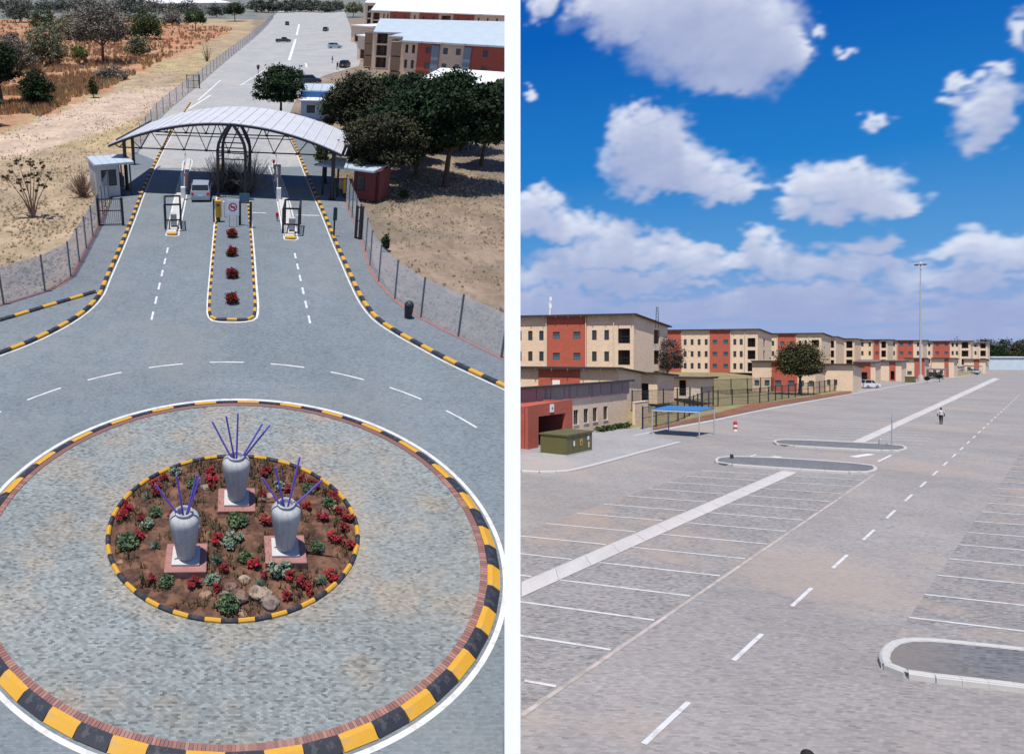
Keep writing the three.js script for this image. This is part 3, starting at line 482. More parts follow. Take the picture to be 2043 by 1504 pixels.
// crown outlines for a tree of unit height and unit width
const FORMS = {
  acacia: [[[-0.24, 0.62, 0.1, 0.26, 0.2, 0.26], [0.22, 0.66, 0.08, 0.27, 0.2, 0.26], [0.02, 0.78, -0.06, 0.3, 0.18, 0.3], [0.02, 0.6, 0.24, 0.26, 0.18, 0.22], [0, 0.64, -0.25, 0.28, 0.18, 0.22], [-0.33, 0.45, 0, 0.2, 0.14, 0.2], [0.34, 0.46, -0.05, 0.19, 0.14, 0.2], [0.04, 0.42, 0.22, 0.24, 0.12, 0.2]], 0.28],
  spread: [[[-0.3, 0.7, 0, 0.22, 0.16, 0.3], [0.3, 0.74, 0, 0.22, 0.16, 0.3], [0, 0.8, 0, 0.3, 0.17, 0.34], [0.08, 0.56, 0.15, 0.26, 0.16, 0.26], [-0.14, 0.5, -0.1, 0.26, 0.16, 0.26], [-0.32, 0.48, 0.1, 0.18, 0.14, 0.2], [0.33, 0.5, 0.06, 0.17, 0.14, 0.2]], 0.34],
  bush: [[[-0.22, 0.4, 0.05, 0.28, 0.36, 0.3], [0.24, 0.36, 0, 0.26, 0.32, 0.3], [0, 0.55, 0, 0.3, 0.38, 0.32], [0.05, 0.26, 0.2, 0.32, 0.25, 0.2]], 0.16],
  round: [[[0, 0.62, 0, 0.42, 0.32, 0.42], [-0.25, 0.5, 0.1, 0.22, 0.2, 0.25], [0.25, 0.5, -0.05, 0.22, 0.2, 0.25]], 0.3],
};
const TONE = {
  dark: [[0.028, 0.052, 0.022], [0.02, 0.038, 0.018], [0.036, 0.06, 0.024], [0.016, 0.03, 0.016]],
  brown: [[0.045, 0.05, 0.026], [0.034, 0.036, 0.022], [0.055, 0.056, 0.03]],
  olive: [[0.17, 0.18, 0.11], [0.13, 0.145, 0.085], [0.22, 0.22, 0.14]],
  grey: [[0.19, 0.175, 0.145], [0.15, 0.14, 0.12], [0.23, 0.21, 0.17]],
  green: [[0.05, 0.08, 0.03], [0.035, 0.06, 0.025], [0.075, 0.1, 0.04]],
  scrub: [[0.075, 0.08, 0.035], [0.055, 0.06, 0.03], [0.1, 0.09, 0.045]],
  twig: [[0.075, 0.06, 0.055], [0.055, 0.043, 0.04], [0.095, 0.075, 0.065]],
  lime: [[0.14, 0.19, 0.05], [0.1, 0.15, 0.04]],
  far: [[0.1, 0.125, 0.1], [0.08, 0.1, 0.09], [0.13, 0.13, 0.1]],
  rust: [[0.13, 0.085, 0.04], [0.08, 0.07, 0.03], [0.06, 0.065, 0.03]],
};
let treeSeed = 700;
function tree(label, s, p, w, h, form, tone, { leaves = 2600, size = 0.3, group, name = 'tree', category = 'tree', bark = M.bark, rad = 0.03, turn = 0, clip = false, clumps = 70 } = {}) {
  treeSeed += 13; const [unit, split] = FORMS[form], r = rng(treeSeed);
  const blobs = unit.map((b) => [b[0] * w * (0.9 + 0.2 * r()), b[1] * h * (0.95 + 0.1 * r()), b[2] * w * (0.9 + 0.2 * r()), b[3] * w, b[4] * h, b[5] * w]);
  const o = thing(name, label, category, s, p, 0, group);
  part(o, 'trunk', woodGeo(treeSeed, h, rad * h, blobs, 0, split), bark);
  part(o, 'crown', leafGeo(treeSeed + 1, blobs, Math.round(leaves * 1.9), size * 0.74, TONE[tone], Math.round(clumps * 1.25), clip ? (x, y, z) => leftOfWall(V(p.x + x, p.y + y, p.z + z), 0.5) : null), M.leaf);
  return o;
}
const Ls = (py) => CP * (py + 40) / HL;   // photograph scale on the sloping ground, per metre

// ================================================================ urns on the traffic circle
{
  const bed = new THREE.CircleGeometry(4.4, 72, 0, 2 * Math.PI), ring = [[0, 0]], rings = 14, seg = 72, pos = [0, 0.34, 0], uv = [0, 0], idx = [];
  for (let k = 1; k <= rings; k++) for (let i = 0; i < seg; i++) { const rr = 4.42 * k / rings, a = i / seg * 2 * Math.PI, x = rr * Math.cos(a), z = rr * Math.sin(a); pos.push(x, 0.08 + 0.26 * (1 - (k / rings) ** 2) + (k < rings ? (fbm(x * 1.6 + 9, z * 1.6, 301, 4) - 0.5) * 0.22 : 0), z); uv.push(x, z); }
  for (let i = 0; i < seg; i++) { const n = (i + 1) % seg; idx.push(0, 1 + n, 1 + i); for (let k = 1; k < rings; k++) { const a = 1 + (k - 1) * seg; idx.push(a + i, a + n, a + seg + i, a + n, a + seg + n, a + seg + i); } }
  const g = new THREE.BufferGeometry(); g.setAttribute('position', new THREE.Float32BufferAttribute(pos, 3)); g.setAttribute('uv', new THREE.Float32BufferAttribute(uv, 2)); g.setIndex(idx); g.computeVertexNormals();
  solo('flower_bed', 'round mound of red brown soil in middle of the traffic circle', 'flower bed', g, M.bed, 'L', V(CX, 0.06, CZ), 0, null, 'structure');
  kerb('small yellow and black kerb ringing the flower bed', 'L', circle(CX, CZ, 4.5, 48).slice(0, -1), { block: 0.52, w: 0.16, h: 0.2, closed: true, y: 0.06, gap: 0.01 });
}
const bedY = (x, z) => { const q = Math.hypot(x - CX, z - CZ) / 4.42; return 0.14 + 0.26 * (1 - q * q) + (fbm((x - CX) * 1.6 + 9, (z - CZ) * 1.6, 301, 4) - 0.5) * 0.22; };
{
  const prof = [[0.001, 0], [0.31, 0], [0.34, 0.04], [0.36, 0.25], [0.43, 0.8], [0.5, 1.25], [0.535, 1.55], [0.54, 1.72], [0.51, 1.86], [0.42, 1.95], [0.31, 1.99], [0.29, 2.03], [0.31, 2.07], [0.33, 2.09], [0.3, 2.12], [0.25, 2.11], [0.24, 2.0], [0.24, 1.8], [0.001, 1.78]].map(([x, y]) => new THREE.Vector2(x, y));
  const body = new THREE.LatheGeometry(prof, 40); { const u = body.attributes.uv; for (let i = 0; i < u.count; i++) u.setXY(i, u.getX(i) * 3, u.getY(i) * 2.2); }
  const plinth = new THREE.ExtrudeGeometry(new THREE.Shape([[-0.68, -0.68], [0.68, -0.68], [0.68, 0.68], [-0.68, 0.68]].map((p) => new THREE.Vector2(...p))), { depth: 0.26, bevelEnabled: true, bevelSize: 0.02, bevelThickness: 0.02, bevelSegments: 1 }).rotateX(-Math.PI / 2), slab = box(0.92, 0.1, 0.92), pinkBrick = tinted(texBrick, 0.33, 0.16, 0.14);
  const spec = [
    [371, 1104, 1.0, 'pale stone urn with purple rods, nearest left of the three', [[-0.62, 0.25, 1.25], [-0.12, 0.1, 1.45], [0.36, 0.15, 1.5], [0.42, 0.2, 1.42]]],
    [472, 989, 1.02, 'pale stone urn with purple rods, farthest back of the three', [[-0.62, 0, 1.45], [-0.25, 0.1, 1.7], [0.06, 0, 1.75], [0.7, 0.1, 1.4], [0.9, 0.1, 1.35]]],
    [569, 1087, 1.0, 'pale stone urn with purple rods, right of the three', [[-0.6, 0.1, 1.1], [-0.28, 0, 1.4], [0.3, 0, 1.75], [0.85, 0.1, 1.0]]],
  ];
  for (const [px, py, sc, label, rods] of spec) {
    const g0 = L(px, py, 0.7), o = thing('urn', label, 'urn', 'L', V(g0.x, 0.26, g0.z), 0.02, 'urns on the flower bed');
    part(o, 'plinth', plinth, pinkBrick); part(o, 'base_slab', slab, M.concrete, 0, 0.32, 0);
    const b = part(o, 'body', body, M.vase, 0, 0.37, 0); b.scale.set(sc * 0.93, sc * 0.88, sc * 0.93);
    for (const [dx, dz, len] of rods) part(o, 'rod', rod(V(dx * 0.15, 1.95, dz * 0.2), V(dx * 1.35, 2.1 + len * 1.1, dz), 0.036, 0.032, 7), M.purple);
  }
  // plants and stones
  const where = (x, z) => { const a = Math.atan2(z - CZ, x - CX), k = Math.round(a / (Math.PI / 4) + 8) % 8, d = Math.hypot(x - CX, z - CZ) / 4.4; return (d > 0.72 ? 'close to the kerb, ' : 'among the urns, ') + ['right side', 'front right', 'front', 'front left', 'left side', 'back left', 'back', 'back right'][k]; };
  const r = rng(42), lp = [], rosette = (n, len, tone, seed) => { const q = rng(seed), out = [], col = []; for (let i = 0; i < n; i++) { const a = i * 2.4 + q(), el = 0.25 + 1.1 * (i / n), l = len * (0.7 + 0.5 * q()), d = V(Math.cos(a) * Math.cos(el), Math.sin(el), Math.sin(a) * Math.cos(el)), g = new THREE.ConeGeometry(len * 0.14, l, 4, 1).translate(0, l / 2, 0); g.scale(1, 1, 0.5); g.applyQuaternion(new THREE.Quaternion().setFromUnitVectors(V(0, 1, 0), d)); const c = g.toNonIndexed(), t = tone[Math.floor(q() * tone.length)]; c.setAttribute('color', new THREE.Float32BufferAttribute(Array.from({ length: c.attributes.position.count * 3 }, (_, k) => t[k % 3] * (0.8 + 0.4 * q())), 3)); out.push(c); } return mergeGeometries(out); };
  const flowers = (n, rad, seed) => leafGeo(seed, [[0, 0.2, 0, rad, 0.11, rad]], n * 16, 0.075, [[1, 1, 1], [0.7, 0.7, 0.7], [1.25, 1.1, 1.1]], n);
  const petal = std({ color: lin(0.3, 0.012, 0.02), roughness: 0.8, vertexColors: true }), petal2 = std({ color: lin(0.2, 0.012, 0.016), roughness: 0.8, vertexColors: true });
  const greens = [[0.08, 0.13, 0.06], [0.12, 0.17, 0.09], [0.06, 0.1, 0.05]], blueG = [[0.15, 0.2, 0.14], [0.22, 0.27, 0.2], [0.11, 0.16, 0.11]];
  const near = (x, z) => spec.some(([px, py]) => { const q = L(px, py, 0.7); return Math.abs(q.x - x) < 0.9 && Math.abs(q.z - z) < 0.9; });
  const fl = [[548, 445], [492, 482], [312, 600], [322, 648], [272, 695], [392, 712], [488, 545], [860, 470], [862, 522], [850, 412], [1215, 415], [1450, 440], [1520, 480], [1655, 560], [1540, 490], [1480, 640], [1580, 705], [1688, 655], [1722, 760], [1655, 828], [1710, 845], [1765, 862], [1215, 745], [1355, 535], [1480, 870], [900, 872], [468, 1105], [770, 1070], [745, 1140], [895, 1165], [940, 1062], [1135, 1025], [1195, 1090], [1370, 1090], [1455, 1120], [1498, 1170], [1340, 1205], [1640, 1070], [600, 700], [385, 820], [1745, 690], [1190, 580], [1125, 520], [300, 640]].map(([x, y]) => [160 + x / 3.27, 820 + y / 3.27]);
  const leafB = rosette(14, 0.2, greens, 5), fg = [flowers(12, 0.16, 8), flowers(15, 0.2, 9), flowers(8, 0.13, 10)];
  let first = null;
  fl.forEach(([px, py], i) => { const q = L(px, py, 0.3); if (near(q.x, q.z)) return; const pos2 = V(q.x, bedY(q.x, q.z) - 0.02, q.z), label = 'clump of deep red flowers ' + where(q.x, q.z), o = thing('red_flower', label, 'flower', 'L', pos2, r() * 6, 'red flowers on the traffic circle'); part(o, 'leaves', leafB, M.leaf); part(o, 'blooms', fg[i % 3], i % 2 ? petal : petal2); });
  const sg = [rosette(60, 0.46, blueG, 15), leafGeo(16, [[0, 0.24, 0, 0.34, 0.22, 0.34]], 520, 0.1, greens, 50), leafGeo(17, [[0, 0.22, 0, 0.36, 0.2, 0.36], [0.1, 0.36, 0, 0.16, 0.14, 0.16]], 480, 0.12, blueG, 40)];
  [[620, 400], [735, 490], [430, 560], [490, 670], [440, 745], [310, 860], [490, 885], [1025, 745], [990, 870], [1080, 975], [890, 995], [655, 1080], [1300, 1060], [1545, 900], [1580, 1100], [970, 1265], [1300, 510], [1490, 510], [1175, 1130], [560, 1120], [870, 1110], [1620, 600]].forEach(([x, y], i) => { const q = L(160 + x / 3.27, 820 + y / 3.27, 0.3); if (near(q.x, q.z)) return; const big = [5, 7, 8, 12, 15].includes(i), o = thing('bedding_plant', (big ? 'large ' : 'small ') + (i % 2 || !((i / 2) % 2) ? 'leafy ' : 'spiky ') + (i % 2 ? 'green' : 'grey green') + ' bedding plant ' + where(q.x, q.z), 'plant', 'L', V(q.x, bedY(q.x, q.z), q.z), r() * 6, (i % 2 ? 'green' : 'grey green') + ' bedding plants on the traffic circle'); const m = part(o, 'leaves', sg[i % 2 ? 1 : (i / 2) % 2 ? 0 : 2], M.leaf); m.scale.setScalar(big ? 0.9 : 0.62); });
  const stoneG = [0, 1, 2].map((k) => { const g = new THREE.IcosahedronGeometry(1, 2), p = g.attributes.position; for (let i = 0; i < p.count; i++) { const v = V(p.getX(i), p.getY(i), p.getZ(i)), f = 0.62 + 0.75 * fbm(v.x * 1.5 + k * 9 + 5, v.y * 1.5 + v.z * 1.1 + 5, 400 + k, 4); p.setXYZ(i, v.x * f, v.y * f * 0.62, v.z * f); } g.computeVertexNormals(); return g; });
  const tones = [[0.3, 0.17, 0.12], [0.2, 0.12, 0.095], [0.34, 0.25, 0.19], [0.24, 0.18, 0.16]].map((c) => tinted(texBed, ...c.map((q) => q * 0.85)));
  [[820, 1190, 0.2], [1030, 1205, 0.34], [1165, 1185, 0.32], [1235, 1240, 0.3], [1065, 1300, 0.16], [980, 1150, 0.22], [1070, 1110, 0.2], [820, 510, 0.2], [1645, 610, 0.2], [1595, 660, 0.18], [1230, 560, 0.2], [940, 1190, 0.18], [330, 640, 0.16], [1190, 590, 0.18], [1210, 1170, 0.22], [760, 770, 0.14], [260, 960, 0.15]].forEach(([x, y, s2], i) => { const q = L(160 + x / 3.27, 820 + y / 3.27, 0.3); if (near(q.x, q.z)) return; const m = solo('stone', (s2 > 0.25 ? 'large ' : 'small ') + ['reddish', 'dark brown', 'pale tan', 'grey brown'][i % 4] + ' rounded stone ' + where(q.x, q.z), 'stone', stoneG[i % 3], tones[i % 4], 'L', V(q.x, bedY(q.x, q.z) + s2 * 0.12, q.z), r() * 6, 'stones on the traffic circle'); m.scale.setScalar(s2); });
}

{
  const blade = merge([0, 1, 2, 3, 4].map((i) => new THREE.ConeGeometry(0.018, 0.2, 3, 1).translate(0, 0.1, 0).rotateZ(0.75 * Math.sin(i * 2.1 + 1)).rotateY(i * 1.3))), n = 1500, im = new THREE.InstancedMesh(blade, std({ roughness: 1 }), n), q = rng(404), m4 = new THREE.Matrix4(), cc = new THREE.Color(), base = new THREE.Matrix4().compose(site.L.o, site.L.q, V(1, 1, 1)); let k = 0;
  while (k < n) { const a = q() * 6.283, r = 4.3 * Math.sqrt(q()), x = CX + r * Math.cos(a), z = CZ + r * Math.sin(a); if (fbm(x * 1.3, z * 1.3, 405, 3) < 0.47) continue; const s = 0.6 + q(); m4.compose(V(x, bedY(x, z) - 0.02, z), new THREE.Quaternion().setFromAxisAngle(V(0, 1, 0), q() * 6), V(s, s, s)).premultiply(base); im.setMatrixAt(k, m4); const t = q(); im.setColorAt(k, t < 0.45 ? cc.setRGB(0.2, 0.13, 0.07) : t < 0.7 ? cc.setRGB(0.05, 0.03, 0.02) : cc.setRGB(0.1, 0.12, 0.05)); k++; }
  im.name = 'bed_litter'; tag(im, 'dry stalks and leaf litter scattered over the soil mound', 'litter', null, 'stuff'); im.castShadow = true; scene.add(im);
}

// ================================================================ gate canopy
{
  const fl = L(254, 380), fr = L(662, 400), rl = L(267, 330), rr = L(648, 367), c = fl.clone().add(fr).add(rl).add(rr).multiplyScalar(0.25), a = yaw(fl, fr);
  const o = thing('gate_canopy', 'arched pale metal canopy on black steel columns over the gate lanes', 'canopy', 'L', V(c.x, 0, c.z), a);
  const inv = (p) => p.clone().sub(c).setY(0).applyAxisAngle(V(0, 1, 0), -a), cols = [fl, fr, rl, rr].map(inv);
  const hw = 10.75, d0 = 4.9, d1 = -4.6, shift = 0.75, arch = (x) => 4.3 + 2.3 * (1 - (x / hw) ** 2);
  const strip = (z0, z1, th, dy) => { const s = new THREE.Shape(), n = 40; for (let i = 0; i <= n; i++) { const x = mix(-hw, hw, i / n); i ? s.lineTo(x, arch(x) + dy) : s.moveTo(x, arch(x) + dy); } for (let i = n; i >= 0; i--) { const x = mix(-hw, hw, i / n); s.lineTo(x, arch(x) + dy - th); } return new THREE.ExtrudeGeometry(s, { depth: z0 - z1, bevelEnabled: false }).translate(shift, 0, z1); };
  part(o, 'roof', strip(d0, d1, 0.08, 0.1), M.canopy);
  const ribs = []; for (let k = 0; k < 24; k++) { const x = -hw + 0.4 + k * 0.93; ribs.push(boxAt(0.06, 0.05, d0 - d1 - 0.05, x + shift, arch(x) + 0.125, (d0 + d1) / 2)); }
  part(o, 'roof_ribs', merge(ribs), M.canopy);
  part(o, 'front_beam', strip(d0 - 0.05, d0 - 0.28, 0.2, 0.015), M.steel); part(o, 'rear_beam', strip(d1 + 0.28, d1 + 0.05, 0.2, 0.015), M.steel);
  cols.forEach((p, i) => { const q = part(o, 'column', new THREE.CylinderGeometry(0.17, 0.17, arch(p.x - shift), 14), M.steel, p.x, arch(p.x - shift) / 2, p.z); part(q, 'base_plate', box(0.6, 0.06, 0.6), M.steel, 0, -arch(p.x - shift) / 2 + 0.12, 0); });
  for (const z of [cols[0].z * 0.5 + cols[1].z * 0.5, cols[2].z * 0.5 + cols[3].z * 0.5]) {
    const xl = -9.2, xr = 9.6, yb = 4.05, n = 9; part(o, 'bottom_chord', bar(V(xl, yb, z), V(xr, yb, z), 0.1, 0.1), M.steel); part(o, 'middle_chord', bar(V(-5.6, 5.3, z), V(7.1, 5.3, z), 0.07, 0.07), M.steel);
    for (let i = 0; i < n; i++) { const x0 = mix(xl, xr, i / n), x1 = mix(xl, xr, (i + 0.5) / n), x2 = mix(xl, xr, (i + 1) / n); part(o, 'truss_bar', rod(V(x0, yb, z), V(x1, arch(x1 - shift) - 0.05, z), 0.05, 0.05, 5), M.steel); part(o, 'truss_bar', rod(V(x1, arch(x1 - shift) - 0.05, z), V(x2, yb, z), 0.04, 0.04, 5), M.steel); part(o, 'node', box(0.3, 0.16, 0.12), M.steel, x2, yb, z); }
  }
  for (const e of [-1, 1]) { part(o, 'end_brace', bar(V(e * 10.4 + shift, arch(10.4) - 0.1, cols[0].z), V(e * 9.2, 4.05, cols[0].z), 0.08, 0.08), M.steel); part(o, 'side_beam', bar(V(e * 9.4, 4.7, cols[0].z), V(e * 9.4, 4.7, cols[2].z), 0.16, 0.16), M.steel); }
}
// pointed steel portal on the island, in front of the canopy
{
  const b0 = L(436, 396), b1 = L(490, 399), c = b0.clone().lerp(b1, 0.5), o = thing('steel_portal', 'tall black pointed steel portal frame on the centre island', 'steel frame', 'L', V(c.x, 0.12, c.z), yaw(b0, b1)), hw = b0.distanceTo(b1) / 2;
  for (const z of [0, -1.9]) for (const s of [-1, 1]) {
    const pts = [[1, 0], [1, 4.2], [0.92, 4.8], [0.7, 5.45], [0.4, 6.05], [0.14, 6.5]].map(([k, y]) => V(s * hw * k, y, z)), g = []; for (let i = 1; i < pts.length; i++) g.push(bar(pts[i - 1], pts[i].clone().lerp(pts[i - 1], -0.03), 0.24, 0.2));
    part(o, 'arch_leg', merge(g), M.steel);
  }
  for (const s of [-1, 1]) part(o, 'top_tie', bar(V(s * hw * 0.14, 6.45, 0), V(s * hw * 0.14, 6.45, -1.9), 0.16, 0.16), M.steel);
  for (const y of [3.5, 4.05, 4.5, 4.95]) part(o, 'rung', bar(V(-hw, y, 0), V(hw, y, 0), 0.09, 0.09), M.steel);
  for (const y of [2.2, 3.6]) for (const s of [-1, 1]) part(o, 'side_rail', bar(V(s * hw, y, 0), V(s * hw, y, -1.9), 0.07, 0.07), M.steel);
}
// twiggy grey shrubs on the island
function twigShrub(label, s, p, w, h, mat, n, group) {
  const r = rng(900 + n), out = []; for (let i = 0; i < n; i++) { const a = r() * 6.28, e = 0.35 + r() * 1.1, l = h * (0.55 + 0.5 * r()), d = V(Math.cos(a) * Math.cos(e) * w / h * 0.62, Math.sin(e), Math.sin(a) * Math.cos(e) * w / h * 0.5), s0 = V((r() - 0.5) * 0.4, 0, (r() - 0.5) * 0.4), m = s0.clone().addScaledVector(d, l * 0.5), t = m.clone().addScaledVector(d, l * 0.5).add(V((r() - 0.5) * 0.3, (r() - 0.4) * 0.3, (r() - 0.5) * 0.3)); out.push(rod(s0, m, 0.03, 0.02, 3), rod(m, t, 0.02, 0.008, 3)); for (let k = 0; k < 3; k++) { const b = m.clone().lerp(t, r()); out.push(rod(b, b.clone().add(V((r() - 0.5) * 0.9, r() * 0.6, (r() - 0.5) * 0.9)), 0.012, 0.006, 3)); } }
  const o = thing('dry_shrub', label, 'shrub', s, p, 0, group); part(o, 'twigs', merge(out), mat); return o;
}
const twigGrey = std({ color: lin(0.2, 0.18, 0.17), roughness: 0.95 }), twigDark = std({ color: lin(0.03, 0.03, 0.028), roughness: 0.95 }), twigBrown = std({ color: lin(0.22, 0.13, 0.1), roughness: 0.95 });
twigShrub('bare grey twiggy shrub behind the left leg of the portal', 'L', L(440, 384), 5.6, 3.9, twigGrey, 220);
twigShrub('bare grey twiggy shrub behind the right leg of the portal', 'L', L(498, 386), 5.6, 4.0, twigGrey, 230);
twigShrub('dense dark shrub inside the foot of the portal', 'L', L(463, 388), 2.2, 3.0, twigDark, 150);
twigShrub('reddish brown twiggy bush beside the left guard house', 'L', L(165, 392), 3.0, 2.6, twigBrown, 120);

// ================================================================ island furniture
{
  // shrubs in a line
  const q = rng(77), ball = (seed) => { const g = leafGeo(seed, [[0, 0.3, 0, 0.3, 0.26, 0.3]], 900, 0.075, [[0.2, 0.015, 0.015], [0.15, 0.02, 0.015], [0.24, 0.02, 0.02], [0.1, 0.03, 0.02]], 60); return g; }, green = leafGeo(79, [[0, 0.16, 0.05, 0.34, 0.12, 0.3]], 160, 0.12, TONE.green, 20);
  const gb = ball(78); for (const [py, note] of [[608, 'nearest the nose'], [557, 'second from the nose'], [513, 'third from the nose'], [476, 'nearest the sign']]) { const o = thing('red_bush', 'round dark red bush on the centre island, ' + note, 'shrub', 'L', L(463, py).setY(0.12), q() * 6, 'red bushes down the centre island'); part(o, 'foliage', gb, M.leaf).scale.setScalar(1.15); part(o, 'lower_leaves', green, M.leaf); }
  const cs = document.createElement('canvas'); cs.width = 128; cs.height = 160; const x = cs.getContext('2d'); x.fillStyle = '#e9e9ec'; x.fillRect(0, 0, 128, 160); x.strokeStyle = '#c01020'; x.lineWidth = 13; x.beginPath(); x.arc(64, 72, 40, 0, 7); x.stroke(); x.fillStyle = '#333'; x.fillRect(40, 64, 48, 16); x.beginPath(); x.moveTo(36, 44); x.lineTo(92, 100); x.stroke();
  const ct = new THREE.CanvasTexture(cs); ct.colorSpace = THREE.SRGBColorSpace;
  const o = thing('road_sign', 'white road sign with red circle on the centre island', 'sign', 'L', L(465, 455).setY(0.12)); part(o, 'panel', box(1.0, 1.25, 0.04), M.white, 0, 1.55, 0); part(o, 'sign_face', new THREE.PlaneGeometry(0.96, 1.2), std({ map: ct, roughness: 0.5 }), 0, 1.55, 0.024); for (const s of [-0.3, 0.3]) part(o, 'post', box(0.06, 1.5, 0.06), M.galv, s, 0.7, -0.06);
  const y1 = thing('card_reader', 'yellow access terminal on the left edge of the centre island', 'access terminal', 'L', L(436, 445).setY(0.12)); part(y1, 'cabinet', box(0.5, 1.35, 0.42), M.yellow, 0, 1.1, 0); part(y1, 'post', box(0.14, 1.9, 0.14), M.steel, -0.36, 0.95, 0.1); part(y1, 'stand', box(0.3, 0.5, 0.3), M.steel, 0, 0.22, 0); part(y1, 'screen', box(0.26, 0.22, 0.02), M.glass, 0, 1.45, 0.22);
  const blk = thing('boom_cabinet', 'pair of black barrier posts with cross rail right of the sign', 'barrier', 'L', L(488, 452).setY(0.12)); for (const s of [-0.38, 0.5]) part(blk, 'post', box(0.2, 2.0, 0.2), M.steel, s, 1.0, s > 0 ? 0.3 : 0); part(blk, 'rail', bar(V(-0.38, 1.9, 0), V(0.5, 1.95, 0.3), 0.1, 0.1), M.steel); part(blk, 'screen_panel', box(0.8, 0.7, 0.05), M.glassBlue, 0, 2.3, 0.1);
  const wb = thing('bollard', 'slim white bollard between yellow terminal and sign', 'bollard', 'L', L(447, 436).setY(0.12)); part(wb, 'post', new THREE.CylinderGeometry(0.07, 0.08, 1.3, 10), M.white, 0, 0.65, 0); part(wb, 'cap', new THREE.SphereGeometry(0.08, 10, 6), M.white, 0, 1.3, 0);
  for (const [px, py, side] of [[346, 461, 'left'], [580, 470, 'right']]) {
    const s = side === 'left' ? 1 : -1, b = thing('gate_booth', 'black steel framed barrier cage at nose of ' + side + ' booth island', 'booth', 'L', L(px, py).setY(0.16), s * 0.1), w = 0.62, d = 2.6, h = 2.0;
    for (const [i, k] of [[-1, 0], [1, 0], [-1, 1], [1, 1]]) part(b, 'corner_post', box(0.16, h, 0.16), M.steel, i * w, h / 2, -k * d);
    for (const i of [-1, 1]) { part(b, 'top_rail', box(0.1, 0.1, d), M.steel, i * w, h, -d / 2); part(b, 'side_panel', box(0.03, h * 0.55, d - 0.2), M.meshDark, i * w, h * 0.36, -d / 2); }
    for (const k of [0, 1]) part(b, 'cross_rail', box(2 * w, 0.12, 0.12), M.steel, 0, h, -k * d);
    part(b, 'control_box', box(0.5, 0.9, 0.5), M.galv, 0.05, 0.6, -0.8); part(b, 'lower_rail', box(2 * w, 0.1, 0.08), M.steel, 0, 0.75, 0.02);
    const k2 = thing('boom_barrier', 'white boom barrier motor with raised arm on ' + side + ' booth island', 'barrier', 'L', L(side === 'left' ? 366 : 556, side === 'left' ? 398 : 400).setY(0.16)); part(k2, 'motor_box', box(0.4, 1.0, 0.4), M.white, 0, 0.5, 0); part(k2, 'arm', bar(V(0.1 * s, 0.95, 0), V(s * 0.3, 4.2, -0.4), 0.07, 0.05), M.white); for (const t of [0.3, 0.6, 0.85]) part(k2, 'red_band', bar(V(0.1 * s, 0.95, 0).lerp(V(s * 0.3, 4.2, -0.4), t), V(0.1 * s, 0.95, 0).lerp(V(s * 0.3, 4.2, -0.4), t + 0.08), 0.076, 0.056), M.red);
    const k3 = thing('ticket_machine', (side === 'left' ? 'blue and orange' : 'white and grey') + ' ticket machine on the ' + side + ' booth island', 'machine', 'L', L(side === 'left' ? 368 : 552, side === 'left' ? 380 : 365).setY(0.16)); part(k3, 'body', box(0.55, 1.5, 0.5), side === 'left' ? M.blueWall : M.white, 0, 0.75, 0); part(k3, 'stripe', box(0.16, 1.5, 0.52), side === 'left' ? tinted(texGrain, 0.6, 0.2, 0.04) : M.galv, 0.3, 0.75, 0); part(k3, 'hood', box(0.7, 0.08, 0.66), M.grayWall, 0.05, 1.55, 0);
  }
  const kit = (label, px, py, h, name, mat) => { const t = thing(name, label, 'post', 'L', L(px, py).setY(0.1)); part(t, 'pole', new THREE.CylinderGeometry(0.045, 0.055, h, 8), M.steel, 0, h / 2, 0); part(t, 'head', new THREE.CylinderGeometry(0.13, 0.13, 0.35, 10), mat, 0, h + 0.15, 0); return t; };
  kit('red lamp on short post beside the right lane', 546, 340, 0.7, 'signal_post', M.red); kit('small red cone light at the right booth island', 553, 441, 0.3, 'signal_post', M.red);
  const sp = thing('sign_post', 'dark post with narrow plate on the right footway', 'post', 'L', L(666, 474).setY(0.1)); part(sp, 'pole', box(0.12, 2.3, 0.12), M.steel, 0, 1.15, 0); part(sp, 'plate', box(0.3, 1.0, 0.05), std({ color: lin(0.02, 0.06, 0.05) }), 0.02, 1.8, 0.08);
  const bin = thing('litter_bin', 'black litter bin on the right footway by the fence', 'bin', 'L', L(814, 637).setY(0.1), 0.5); part(bin, 'body', new THREE.CylinderGeometry(0.27, 0.22, 0.72, 14), M.black, 0, 0.42, 0); part(bin, 'lid', new THREE.SphereGeometry(0.28, 14, 6, 0, 6.3, 0, 1.57), M.black, 0, 0.8, 0); part(bin, 'stand', new THREE.CylinderGeometry(0.1, 0.14, 0.1, 10), M.steel, 0, 0.05, 0);
}

